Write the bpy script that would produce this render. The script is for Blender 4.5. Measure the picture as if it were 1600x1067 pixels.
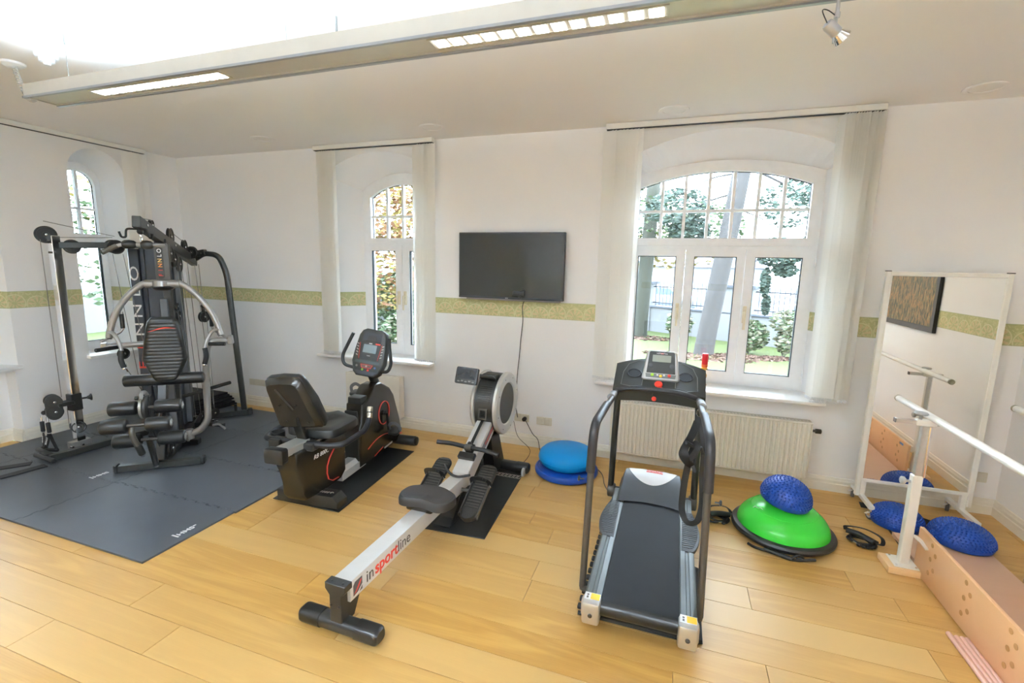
import bpy, bmesh, math, random
from mathutils import Vector, Matrix
random.seed(7)
PI = math.pi
S = bpy.context.scene
COL = S.collection
for o in list(bpy.data.objects): bpy.data.objects.remove(o, do_unlink=True)

# ------------------------------------------------------------------ camera
cam_d = bpy.data.cameras.new('camera'); cam = bpy.data.objects.new('camera', cam_d); COL.objects.link(cam)
cam_d.sensor_width = 36; cam_d.lens = 739.1/1600*36; cam_d.clip_start = .05; cam_d.clip_end = 300
yaw, pitch, roll = .33006, .16021, .021156
fwd = Vector((-math.sin(yaw)*math.cos(pitch), math.cos(yaw)*math.cos(pitch), -math.sin(pitch)))
rt = Vector((math.cos(yaw), math.sin(yaw), 0)); up = rt.cross(fwd)
r2 = math.cos(roll)*rt+math.sin(roll)*up; u2 = -math.sin(roll)*rt+math.cos(roll)*up
cam.matrix_world = Matrix(((r2.x,u2.x,-fwd.x,0),(r2.y,u2.y,-fwd.y,0),(r2.z,u2.z,-fwd.z,1.65),(0,0,0,1)))
S.camera = cam
# ------------------------------------------------------------------ world, exposure
S.view_settings.view_transform = 'Standard'; S.view_settings.look = 'None'
S.view_settings.gamma = 1; S.view_settings.use_curve_mapping = False
S.view_settings.exposure = 0.90
S.cycles.max_bounces = 20; S.cycles.diffuse_bounces = 14; S.cycles.transparent_max_bounces = 12
w = bpy.data.worlds.new('overcast_sky'); S.world = w; w.use_nodes = True
nt = w.node_tree; bg = nt.nodes['Background']
tc = nt.nodes.new('ShaderNodeTexCoord'); nz = nt.nodes.new('ShaderNodeTexNoise'); nz.inputs['Scale'].default_value = 2.2
cr = nt.nodes.new('ShaderNodeValToRGB'); cr.color_ramp.elements[0].color = (.66,.82,1,1); cr.color_ramp.elements[1].color = (.78,.89,1,1)
nt.links.new(tc.outputs['Generated'], nz.inputs['Vector']); nt.links.new(nz.outputs['Fac'], cr.inputs['Fac']); nt.links.new(cr.outputs['Color'], bg.inputs['Color'])
bg.inputs['Strength'].default_value = 15

# ------------------------------------------------------------------ materials
MATS = {}
def mat(name, col, rough=.5, metal=0, noise=0, nscale=20, bump=0, bscale=60, spec=.5, coat=0, emit=None, estr=0, stretch=None):
    if name in MATS: return MATS[name]
    m = bpy.data.materials.new(name); m.use_nodes = True; t = m.node_tree; p = t.nodes['Principled BSDF']
    p.inputs['Base Color'].default_value = (*col, 1); p.inputs['Roughness'].default_value = rough; p.inputs['Metallic'].default_value = metal
    p.inputs['Specular IOR Level'].default_value = spec; p.inputs['Coat Weight'].default_value = coat
    c = t.nodes.new('ShaderNodeTexCoord'); vec = c.outputs['Object']
    if stretch:
        mp = t.nodes.new('ShaderNodeMapping'); mp.inputs['Scale'].default_value = stretch; t.links.new(vec, mp.inputs['Vector']); vec = mp.outputs['Vector']
    n = t.nodes.new('ShaderNodeTexNoise'); n.inputs['Scale'].default_value = nscale; n.inputs['Detail'].default_value = 5
    t.links.new(vec, n.inputs['Vector'])
    a = noise if noise else .05
    mx = t.nodes.new('ShaderNodeMix'); mx.data_type = 'RGBA'
    mx.inputs[6].default_value = (*[x*(1-a) for x in col], 1); mx.inputs[7].default_value = (*[min(1, x*(1+a)) for x in col], 1)
    t.links.new(n.outputs['Fac'], mx.inputs[0]); t.links.new(mx.outputs[2], p.inputs['Base Color'])
    if bump:
        n2 = t.nodes.new('ShaderNodeTexNoise'); n2.inputs['Scale'].default_value = bscale; n2.inputs['Detail'].default_value = 3
        t.links.new(vec, n2.inputs['Vector'])
        b = t.nodes.new('ShaderNodeBump'); b.inputs['Strength'].default_value = bump; b.inputs['Distance'].default_value = .002
        t.links.new(n2.outputs['Fac'], b.inputs['Height']); t.links.new(b.outputs['Normal'], p.inputs['Normal'])
    if emit: p.inputs['Emission Color'].default_value = (*emit, 1); p.inputs['Emission Strength'].default_value = estr
    MATS[name] = m; return m
def wood(name, c1, c2, c3, rough=.35, rnd=True, gs=1., coat=0):
    m = bpy.data.materials.new(name); m.use_nodes = True; t = m.node_tree; p = t.nodes['Principled BSDF']; L = t.links.new
    c = t.nodes.new('ShaderNodeTexCoord'); oi = t.nodes.new('ShaderNodeObjectInfo')
    off = t.nodes.new('ShaderNodeVectorMath'); off.operation = 'MULTIPLY_ADD'
    sc = t.nodes.new('ShaderNodeVectorMath'); sc.operation = 'SCALE'; sc.inputs[0].default_value = (37, 91, 53)
    L(oi.outputs['Random'], sc.inputs['Scale'])
    off.inputs[1].default_value = (.55*gs, 5.5*gs, 5*gs); L(c.outputs['Object'], off.inputs[0]); L(sc.outputs[0], off.inputs[2])
    n1 = t.nodes.new('ShaderNodeTexNoise'); n1.inputs['Scale'].default_value = 1.6; n1.inputs['Detail'].default_value = 3; n1.inputs['Distortion'].default_value = 1.0
    L(off.outputs[0], n1.inputs['Vector'])
    ml = t.nodes.new('ShaderNodeMath'); ml.operation = 'MULTIPLY'; ml.inputs[1].default_value = 16; L(n1.outputs['Fac'], ml.inputs[0])
    sn = t.nodes.new('ShaderNodeMath'); sn.operation = 'SINE'; L(ml.outputs[0], sn.inputs[0])
    mr = t.nodes.new('ShaderNodeMapRange'); mr.inputs['From Min'].default_value = -1; L(sn.outputs[0], mr.inputs['Value'])
    off2 = t.nodes.new('ShaderNodeVectorMath'); off2.operation = 'MULTIPLY'; off2.inputs[1].default_value = (3, 14, 14); L(off.outputs[0], off2.inputs[0])
    n2 = t.nodes.new('ShaderNodeTexNoise'); n2.inputs['Scale'].default_value = 3; n2.inputs['Detail'].default_value = 6; L(off2.outputs[0], n2.inputs['Vector'])
    mx = t.nodes.new('ShaderNodeMix'); mx.data_type = 'RGBA'; mx.inputs[6].default_value = (*c1, 1); mx.inputs[7].default_value = (*c2, 1)
    a = t.nodes.new('ShaderNodeMath'); a.operation = 'MULTIPLY_ADD'; a.inputs[1].default_value = .55; L(mr.outputs[0], a.inputs[0])
    a2 = t.nodes.new('ShaderNodeMath'); a2.operation = 'MULTIPLY'; a2.inputs[1].default_value = .6; L(n2.outputs['Fac'], a2.inputs[0]); L(a2.outputs[0], a.inputs[2])
    L(a.outputs[0], mx.inputs[0])
    mx2 = t.nodes.new('ShaderNodeMix'); mx2.data_type = 'RGBA'; mx2.inputs[7].default_value = (*c3, 1); L(mx.outputs[2], mx2.inputs[6])
    if rnd:
        rm = t.nodes.new('ShaderNodeMapRange'); rm.inputs['To Min'].default_value = 0; rm.inputs['To Max'].default_value = .95; L(oi.outputs['Random'], rm.inputs['Value']); L(rm.outputs[0], mx2.inputs[0])
    else: mx2.inputs[0].default_value = .2
    L(mx2.outputs[2], p.inputs['Base Color']); p.inputs['Roughness'].default_value = rough; p.inputs['Coat Weight'].default_value = coat
    b = t.nodes.new('ShaderNodeBump'); b.inputs['Strength'].default_value = .08; b.inputs['Distance'].default_value = .002; L(n2.outputs['Fac'], b.inputs['Height']); L(b.outputs['Normal'], p.inputs['Normal'])
    MATS[name] = m; return m

WALL = mat('white_plaster', (.87,.87,.875), .75, noise=.02, nscale=3, bump=.25, bscale=45)
CEIL = mat('ceiling_paint', (.88,.865,.86), .8, noise=.015, nscale=2)
WFR = mat('white_pvc', (.91,.92,.94), .3)
SILL = mat('sill_laminate', (.90,.90,.89), .3, noise=.02)
GASK = mat('black_gasket', (.03,.035,.045), .6)
BASE = mat('cream_baseboard', (.78,.75,.66), .4)
PLANK = wood('oak_plank', (.65,.385,.105), (.45,.24,.050), (.60,.39,.145), rough=.42)
SUB = mat('dark_joint', (.16,.09,.04), .9)
BLIND = mat('blind_fabric', (.84,.80,.70), .7, noise=.03, nscale=90, bump=.2, bscale=300)
CREAM = mat('cream_enamel', (.75,.71,.61), .35)
CREAMD = mat('cream_grille', (.60,.57,.49), .45)
BLACK = mat('satin_black', (.010,.0095,.009), .33, noise=.1)
BLACKP = mat('black_plastic', (.015,.0145,.0135), .38, noise=.15, bump=.1, bscale=400)
BLACKB = mat('brown_black_plastic', (.017,.0135,.009), .27, noise=.1)
RUB = mat('black_rubber', (.007,.007,.0075), .6, noise=.2, bump=.3, bscale=300)
VINYL = mat('black_vinyl', (.011,.011,.0105), .36, noise=.15, bump=.25, bscale=250)
FOAM = mat('black_foam', (.009,.009,.0095), .55, noise=.2, bump=.2, bscale=500)
DKMET = mat('dark_grey_steel', (.036,.037,.034), .34, metal=.3)
GUNM = mat('gunmetal_tube', (.085,.080,.072), .42, metal=.5)
SILV = mat('silver_paint', (.36,.35,.335), .32, metal=.55)
ALU = mat('aluminium', (.72,.72,.71), .32, metal=.75)
ALUB = mat('brushed_aluminium', (.62,.62,.60), .34, metal=.8, noise=.1, nscale=60, stretch=(1,.05,1))
CHROME = mat('chrome', (.85,.85,.86), .09, metal=1)
GREYP = mat('grey_plastic', (.072,.080,.090), .38, noise=.08)
GREYR = mat('treadmill_rail', (.085,.098,.096), .4, noise=.1)
BELT = mat('running_belt', (.010,.0115,.015), .75, noise=.25, nscale=8, bump=.25, bscale=500)
WHITEP = mat('white_plastic', (.80,.81,.83), .35)
WHITEM = mat('white_enamel_steel', (.80,.79,.74), .3)
RED = mat('red_plastic', (.75,.05,.03), .4)
REDP = mat('red_print', (.72,.06,.04), .5)
WPRINT = mat('white_print', (.85,.85,.85), .5)
DPRINT = mat('dark_print', (.10,.09,.09), .5)
LGPRINT = mat('pale_grey_print', (.50,.46,.40), .5)
YELL = mat('yellow_label', (.95,.62,.03), .5)
GREENB = mat('green_button', (.35,.65,.05), .4)
BLUEB = mat('blue_button', (.10,.22,.50), .4)
LCD = mat('lcd_glass', (.33,.36,.31), .15)
LCDB = mat('bluish_lcd', (.26,.34,.38), .15)
SCREEN = mat('dark_screen', (.012,.014,.016), .08)
TVG = mat('tv_glass', (.020,.022,.018), .07, spec=.65)
BLUE = mat('deep_blue_rubber', (.006,.060,.36), .33, noise=.05)
BLUEL = mat('bright_blue_vinyl', (.0,.25,.66), .45, noise=.03, spec=.3)
BLUED = mat('royal_blue_rubber', (.005,.055,.33), .42, noise=.05)
GREEN = mat('green_vinyl', (.045,.60,.05), .22, noise=.03)
MATG = mat('puzzle_mat_foam', (.072,.080,.094), .42, noise=.15, nscale=6, bump=.6, bscale=260)
MATD = mat('thin_black_mat', (.006,.0065,.0065), .5, noise=.2, nscale=40, bump=.4, bscale=300)
BEECH = wood('beech_ply', (.80,.48,.26), (.76,.44,.22), (.78,.47,.26), rough=.32, rnd=False, gs=.5)
LAMI = wood('pinkish_platform_board', (.60,.39,.27), (.57,.36,.24), (.62,.42,.3), rough=.4, rnd=False, gs=.4)
STICK = wood('rose_wood_dowel', (.72,.42,.33), (.66,.36,.27), (.75,.5,.4), rough=.35, rnd=False)
HOLE = mat('hole_wood', (.50,.27,.11), .6)
MIRROR = mat('mirror_silver', (.93,.93,.90), .012, metal=1, noise=.001)
GOLD = mat('gold_glass', (.80,.45,.08), .15, metal=.6)
WAX = mat('red_wax', (.70,.01,.02), .4)
WIRE = mat('steel_cable', (.20,.20,.19), .4, metal=.6)
GRASS = mat('lawn', (.036,.050,.003), .9, noise=.5, nscale=9)
ROAD = mat('asphalt', (.07,.07,.077), .9, noise=.1)
OUTW = mat('white_render_wall', (.13,.13,.132), .8, noise=.05)
COPE = mat('wall_coping', (.05,.055,.07), .7)
BARK = mat('grey_bark', (.034,.030,.029), .9, noise=.45, nscale=14)
BARKG = mat('mossy_bark', (.020,.021,.013), .9, noise=.3, nscale=7, bump=1, bscale=25)
LEAFG = mat('green_leaves', (.035,.060,.018), .7, noise=.5, nscale=4)
LEAFS = mat('spruce_needles', (.028,.046,.034), .8, noise=.5, nscale=4)
LEAFY = mat('yellow_leaves', (.16,.12,.025), .7, noise=.4, nscale=4)
LEAFO = mat('orange_leaves', (.14,.060,.022), .7, noise=.5, nscale=4)
LEAFB = mat('fallen_leaves', (.085,.048,.034), .9, noise=.5, nscale=14)
BLOSS = mat('cream_blossom', (.13,.125,.08), .8, noise=.2)
CARW = mat('silver_car_paint', (.13,.15,.18), .25, metal=.3)
CARW2 = mat('white_car_paint', (.18,.18,.19), .25)
CARG = mat('car_glass', (.06,.10,.16), .08)
FENCE = mat('fence_iron', (.010,.012,.02), .6)
GREYROOF = mat('slate_grey_roof', (.075,.08,.10), .8)
LAMPE = mat('lamp_cell_glow', (1,1,1), .5, emit=(1,.97,.92), estr=2.4)
BULB = mat('halogen_glow', (1,1,1), .5, emit=(1,.85,.65), estr=25)
def glassmat():
    m = bpy.data.materials.new('window_glass'); m.use_nodes = True; t = m.node_tree; t.nodes.clear(); L = t.links.new
    o = t.nodes.new('ShaderNodeOutputMaterial'); mx = t.nodes.new('ShaderNodeMixShader'); f = t.nodes.new('ShaderNodeFresnel'); f.inputs['IOR'].default_value = 1.45
    a = t.nodes.new('ShaderNodeBsdfTransparent'); a.inputs['Color'].default_value = (.96,.98,.98,1); g = t.nodes.new('ShaderNodeBsdfGlossy'); g.inputs['Roughness'].default_value = .02
    L(f.outputs[0], mx.inputs[0]); L(a.outputs[0], mx.inputs[1]); L(g.outputs[0], mx.inputs[2]); L(mx.outputs[0], o.inputs['Surface'])
    return m
GLASS = glassmat()
def blindmat():
    m = bpy.data.materials.new('blind_cloth'); m.use_nodes = True; t = m.node_tree; t.nodes.clear(); L = t.links.new
    o = t.nodes.new('ShaderNodeOutputMaterial'); mx = t.nodes.new('ShaderNodeMixShader'); mx.inputs[0].default_value = .35
    a = t.nodes.new('ShaderNodeBsdfDiffuse'); g = t.nodes.new('ShaderNodeBsdfTranslucent'); c = t.nodes.new('ShaderNodeTexCoord')
    n = t.nodes.new('ShaderNodeTexNoise'); n.inputs['Scale'].default_value = 220; L(c.outputs['Object'], n.inputs['Vector'])
    q = t.nodes.new('ShaderNodeValToRGB'); q.color_ramp.elements[0].color = (.90,.89,.86,1); q.color_ramp.elements[1].color = (.95,.945,.925,1)
    L(n.outputs['Fac'], q.inputs['Fac']); L(q.outputs['Color'], a.inputs['Color']); L(q.outputs['Color'], g.inputs['Color'])
    L(a.outputs[0], mx.inputs[1]); L(g.outputs[0], mx.inputs[2]); L(mx.outputs[0], o.inputs['Surface']); return m
BLIND = blindmat()
def bordermat(name='wallpaper_border', axis=0):
    m = bpy.data.materials.new(name+str(axis)); m.use_nodes = True; t = m.node_tree; p = t.nodes['Principled BSDF']; L = t.links.new
    c = t.nodes.new('ShaderNodeTexCoord'); g = t.nodes.new('ShaderNodeSeparateXYZ'); L(c.outputs['Object'], g.inputs[0])
    def mth(op, a, b=None, c2=None):
        n = t.nodes.new('ShaderNodeMath'); n.operation = op
        for i, v in enumerate((a, b, c2)):
            if v is None: continue
            if isinstance(v, (int, float)): n.inputs[i].default_value = v
            else: L(v, n.inputs[i])
        return n.outputs[0]
    u = mth('DIVIDE', g.outputs[axis], .155); uf = mth('SUBTRACT', mth('FRACT', u), .5)
    par = mth('FLOOR', mth('MULTIPLY', mth('FRACT', mth('MULTIPLY', u, .5)), 2))   # alternate motif
    v = mth('DIVIDE', g.outputs[2], .155)
    v2 = mth('ADD', v, mth('MULTIPLY_ADD', par, .12, .18))
    r = mth('SQRT', mth('ADD', mth('MULTIPLY', uf, uf), mth('MULTIPLY', v2, v2)))
    an = mth('ARCTAN2', uf, v2)
    pet = mth('MULTIPLY_ADD', mth('COSINE', mth('MULTIPLY', an, 9)), .5, .5)
    inr = mth('LESS_THAN', mth('ABSOLUTE', mth('SUBTRACT', r, .27)), .16)
    fan = mth('MULTIPLY', mth('GREATER_THAN', pet, .55), inr)
    ringm = mth('LESS_THAN', mth('ABSOLUTE', mth('SUBTRACT', r, .47)), .025)
    nn = t.nodes.new('ShaderNodeTexNoise'); nn.inputs['Scale'].default_value = 38; nn.inputs['Detail'].default_value = 4; L(c.outputs['Object'], nn.inputs['Vector'])
    vv = t.nodes.new('ShaderNodeTexNoise'); vv.inputs['Scale'].default_value = 22; vv.inputs['Distortion'].default_value = 2.5; L(c.outputs['Object'], vv.inputs['Vector'])
    def mixc(fac, a, b):
        n = t.nodes.new('ShaderNodeMix'); n.data_type = 'RGBA'
        for i, q in ((0, fac), (6, a), (7, b)):
            if isinstance(q, tuple): n.inputs[i].default_value = (*q, 1)
            elif isinstance(q, float): n.inputs[i].default_value = q
            else: L(q, n.inputs[i])
        return n.outputs[2]
    base = mixc(nn.outputs['Fac'], (.40,.41,.18), (.56,.54,.29))
    base = mixc(mth('MULTIPLY', mth('GREATER_THAN', vv.outputs['Fac'], .56), .45), base, (.70,.66,.38))
    base = mixc(mth('MULTIPLY', ringm, .7), base, (.72,.67,.42))
    base = mixc(mth('MULTIPLY', fan, .65), base, (.72,.56,.33))
    edge = mth('GREATER_THAN', mth('ABSOLUTE', g.outputs[2]), .066)
    base = mixc(mth('MULTIPLY', edge, .5), base, (.40,.44,.30))
    L(base, p.inputs['Base Color']); p.inputs['Roughness'].default_value = .7
    return m
BORDX = bordermat(axis=0); BORDY = bordermat(axis=1)

# ------------------------------------------------------------------ mesh builder
def frame_from(d, upv=None):
    d = Vector(d).normalized(); u = Vector(upv) if upv is not None else Vector((0,0,1))
    if abs(d.dot(u.normalized())) > .98: u = Vector((0,1,0)) if abs(d.y) < .9 else Vector((1,0,0))
    s = d.cross(u).normalized(); t = s.cross(d).normalized(); return d, s, t
def catmull(pts, n):
    P = [Vector(p) for p in pts]; Q = [P[0]*2-P[1]]+P+[P[-1]*2-P[-2]]; out = []
    for i in range(1, len(Q)-2):
        for k in range(n):
            t = k/n; a, b, c, d = Q[i-1], Q[i], Q[i+1], Q[i+2]
            out.append(.5*((2*b)+(-a+c)*t+(2*a-5*b+4*c-d)*t*t+(-a+3*b-3*c+d)*t**3))
    out.append(P[-1]); return out
def fillet(pts, r, n=4):
    P = [Vector(p) for p in pts]; out = [P[0]]
    for i in range(1, len(P)-1):
        a = P[i-1]-P[i]; b = P[i+1]-P[i]; q = min(r, a.length*.45, b.length*.45); a = P[i]+a.normalized()*q; b = P[i]+b.normalized()*q
        for k in range(n+1):
            t = k/n; out.append(a*(1-t)**2+P[i]*2*t*(1-t)+b*t*t)
    out.append(P[-1]); return out
_rb = {}
def rbox(a, b, c, bev, seg):
    key = (round(a,5), round(b,5), round(c,5), round(bev,5), seg)
    if key not in _rb:
        bm = bmesh.new(); bmesh.ops.create_cube(bm, size=1)
        for v in bm.verts: v.co = Vector((v.co.x*a, v.co.y*b, v.co.z*c))
        if bev > 0: bmesh.ops.bevel(bm, geom=bm.edges[:], offset=min(bev, .49*min(a,b,c)), segments=seg, profile=.5, affect='EDGES')
        bm.verts.index_update(); _rb[key] = ([v.co.copy() for v in bm.verts], [[v.index for v in f.verts] for f in bm.faces]); bm.free()
    return _rb[key]
class MB:
    def __init__(s): s.v = []; s.f = []
    def add(s, vs, fs):
        n = len(s.v); s.v += [Vector(v) for v in vs]; s.f += [[i+n for i in f] for f in fs]; return s
    def box(s, x0, x1, y0, y1, z0, z1, bev=0, seg=1, M=None):
        v, f = rbox(abs(x1-x0), abs(y1-y0), abs(z1-z0), bev, seg); c = Vector(((x0+x1)/2, (y0+y1)/2, (z0+z1)/2))
        return s.add([(M @ (q+c)) if M else q+c for q in v], f)
    def beam(s, p0, p1, w, h, up=(0,0,1), bev=.003, seg=1, ext=0):
        p0 = Vector(p0); p1 = Vector(p1); d, sd, t = frame_from(p1-p0, up); L = (p1-p0).length+ext*2
        v, f = rbox(w, L, h, bev, seg); c = (p0+p1)/2
        return s.add([c+sd*q.x+d*q.y+t*q.z for q in v], f)
    def tube(s, pts, r, n=10, cap=True, sec=None, up=None, rs=None, closed=False):
        P = [Vector(p) for p in pts]; N = len(P)
        sec = sec or [(math.cos(2*PI*k/n), math.sin(2*PI*k/n)) for k in range(n)]; m = len(sec); vs = []; prev = None
        for i, p in enumerate(P):
            if closed: d = (P[(i+1) % N]-P[i-1]).normalized()
            else: d = (P[min(i+1, N-1)]-P[max(i-1, 0)]).normalized()
            if prev is None: _, a, b = frame_from(d, up)
            else:
                a = prev-d*prev.dot(d)
                a = a.normalized() if a.length > 1e-6 else frame_from(d, up)[1]; b = a.cross(d)
            if up is not None: _, a, b = frame_from(d, up)
            prev = a; rr = rs[i] if rs else r
            for x, y in sec: vs.append(p+a*x*rr+b*y*rr)
        fs = []
        for i in range(N if closed else N-1):
            j = (i+1) % N
            for k in range(m): fs.append([i*m+k, i*m+(k+1) % m, j*m+(k+1) % m, j*m+k])
        if cap and not closed: fs += [list(range(m)), [(N-1)*m+k for k in range(m)]]
        return s.add(vs, fs)
    def cyl(s, p0, p1, r, n=16, r2=None, bev=0):
        p0 = Vector(p0); p1 = Vector(p1); L = (p1-p0).length
        if bev and L > 2.2*bev:
            d = (p1-p0)/L; r2 = r if r2 is None else r2
            return s.tube([p0, p0+d*bev*.4, p0+d*bev, p1-d*bev, p1-d*bev*.4, p1], r, n, rs=[r-bev, r-bev*.3, r, r2, r2-bev*.3, r2-bev])
        return s.tube([p0, p1], r, n, rs=[r, r if r2 is None else r2])
    def lathe(s, prof, o=(0,0,0), ax=(0,0,1), n=28, up=None):
        d, a, b = frame_from(ax, up); o = Vector(o); vs = []; fs = []; m = len(prof)
        for k in range(n):
            c = math.cos(2*PI*k/n); q = math.sin(2*PI*k/n)
            for r, z in prof: vs.append(o+d*z+(a*c+b*q)*r)
        for k in range(n):
            for i in range(m-1): fs.append([k*m+i, k*m+i+1, ((k+1) % n)*m+i+1, ((k+1) % n)*m+i])
        return s.add(vs, fs)
    def prism(s, poly, o, ex, ey, ez, bev=0, seg=2):
        o = Vector(o); ex = Vector(ex); ey = Vector(ey); ez = Vector(ez)
        bm = bmesh.new(); a = [bm.verts.new((x, y, 0)) for x, y in poly]; b = [bm.verts.new((x, y, 1)) for x, y in poly]; n = len(poly)
        bm.faces.new(a); bm.faces.new(b)
        for i in range(n): bm.faces.new([a[i], a[(i+1) % n], b[(i+1) % n], b[i]])
        bmesh.ops.recalc_face_normals(bm, faces=bm.faces[:])
        L = ez.length
        for v in bm.verts: v.co.z *= L
        if bev: 
            es = [e for e in bm.edges if abs(e.verts[0].co.z-e.verts[1].co.z) < 1e-6]
            bmesh.ops.bevel(bm, geom=es, offset=bev, segments=seg, profile=.5, affect='EDGES')
        bm.verts.index_update(); u = ez.normalized()
        s.add([o+ex*v.co.x+ey*v.co.y+u*v.co.z for v in bm.verts], [[v.index for v in f.verts] for f in bm.faces]); bm.free(); return s
    def grid(s, fn, nu, nv, cu=False, cv=False):
        vs = [fn(i/(nu if cu else nu-1), j/(nv if cv else nv-1)) for i in range(nu) for j in range(nv)]; fs = []
        for i in range(nu if cu else nu-1):
            for j in range(nv if cv else nv-1): fs.append([i*nv+j, ((i+1) % nu)*nv+j, ((i+1) % nu)*nv+(j+1) % nv, i*nv+(j+1) % nv])
        return s.add(vs, fs)
    def ring(s, outer, inner, o, ex, ey, ez):
        o = Vector(o); ex = Vector(ex); ey = Vector(ey); ez = Vector(ez); n = len(outer); vs = []
        for d in (0, 1):
            for pl in (outer, inner): vs += [o+ex*x+ey*y+ez*d for x, y in pl]
        fs = []
        for i in range(n):
            j = (i+1) % n
            fs += [[i, j, n+j, n+i], [2*n+i, 2*n+j, 3*n+j, 3*n+i], [i, j, 2*n+j, 2*n+i], [n+i, n+j, 3*n+j, 3*n+i]]
        return s.add(vs, fs)
    def ball(s, c, r, n=16, sx=1, sy=1, sz=1):
        c = Vector(c)
        def fn(u, v): 
            a = 2*PI*u; b = PI*v; return c+Vector((r*sx*math.sin(b)*math.cos(a), r*sy*math.sin(b)*math.sin(a), r*sz*math.cos(b)))
        return s.grid(fn, n, n//2+1, cu=True)
AM = {}
def thing(name, label, cat, loc=(0,0,0), rz=0, group=None, world=True):
    o = bpy.data.objects.new(name, None); COL.objects.link(o); o.location = loc; o.rotation_euler = (0,0,rz)
    o.empty_display_size = .1; o['label'] = label; o['category'] = cat
    if group: o['group'] = group
    AM[o] = Matrix.Translation(-Vector(loc)) if world else None       # authored in world coords (rz must be 0) or in local coords
    return o
def mesh_of(name, mb, m, M=None, sharp=.6):
    me = bpy.data.meshes.new(name); me.from_pydata([tuple(M @ v) if M else tuple(v) for v in mb.v], [], mb.f)
    bm = bmesh.new(); bm.from_mesh(me); bmesh.ops.recalc_face_normals(bm, faces=bm.faces[:]); bm.to_mesh(me); bm.free()
    me.materials.append(m)
    if sharp: me.polygons.foreach_set('use_smooth', [True]*len(me.polygons)); me.set_sharp_from_angle(angle=sharp)
    me.update(); return me
def part(name, mb, m, parent, label=None, stuff=False, sharp=.6):
    M = AM.get(parent)
    o = bpy.data.objects.new(name, mesh_of(name, mb, m, M, sharp)); COL.objects.link(o); o.parent = parent; AM[o] = M
    if label: o['label'] = label
    if stuff: o['kind'] = 'stuff'
    return o
def single(name, mb, m, label, cat, group=None, loc=None, sharp=.6):
    loc = Vector(loc) if loc is not None else Vector((sum(v.x for v in mb.v)/len(mb.v), sum(v.y for v in mb.v)/len(mb.v), min(v.z for v in mb.v)))
    o = bpy.data.objects.new(name, mesh_of(name, mb, m, Matrix.Translation(-loc), sharp)); COL.objects.link(o); o.location = loc
    o['label'] = label; o['category'] = cat; AM[o] = Matrix.Translation(-loc)
    if group: o['group'] = group
    return o
def struct(name, mb, m, parent=None, loc=(0,0,0), sharp=.5):
    loc = Vector(loc); o = bpy.data.objects.new(name, mesh_of(name, mb, m, Matrix.Translation(-loc), sharp)); COL.objects.link(o); o.location = loc
    AM[o] = Matrix.Translation(-loc); o['kind'] = 'structure'
    return o
def text(parent, txt, size, o, ex, ey, m, name='lettering', ext=.0006, bold=0, shear=0, xs=1, label=None, center=True):
    c = bpy.data.curves.new('t', 'FONT'); c.body = txt; c.size = size; c.extrude = ext; c.offset = bold; c.shear = shear; c.resolution_u = 3
    if center: c.align_x = 'CENTER'; c.align_y = 'CENTER'
    ob = bpy.data.objects.new('t', c); me = bpy.data.meshes.new_from_object(ob)
    ex = Vector(ex).normalized(); ey = Vector(ey).normalized(); ez = ex.cross(ey); o = Vector(o)
    mb = MB(); mb.add([o+ex*v.co.x*xs+ey*v.co.y+ez*v.co.z for v in me.vertices], [list(p.vertices) for p in me.polygons])
    bpy.data.objects.remove(ob); bpy.data.curves.remove(c); bpy.data.meshes.remove(me)
    return part(name, mb, m, parent, label, sharp=0)
def rrect(w, h, r, n=4, cx=0, cy=0):
    out = []
    for sx, sy, a0 in ((1,1,0), (-1,1,PI/2), (-1,-1,PI), (1,-1,3*PI/2)):
        for k in range(n+1):
            a = a0+k/n*PI/2; out.append((cx+sx*(w/2-r)+r*math.cos(a), cy+sy*(h/2-r)+r*math.sin(a)))
    return out

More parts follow.
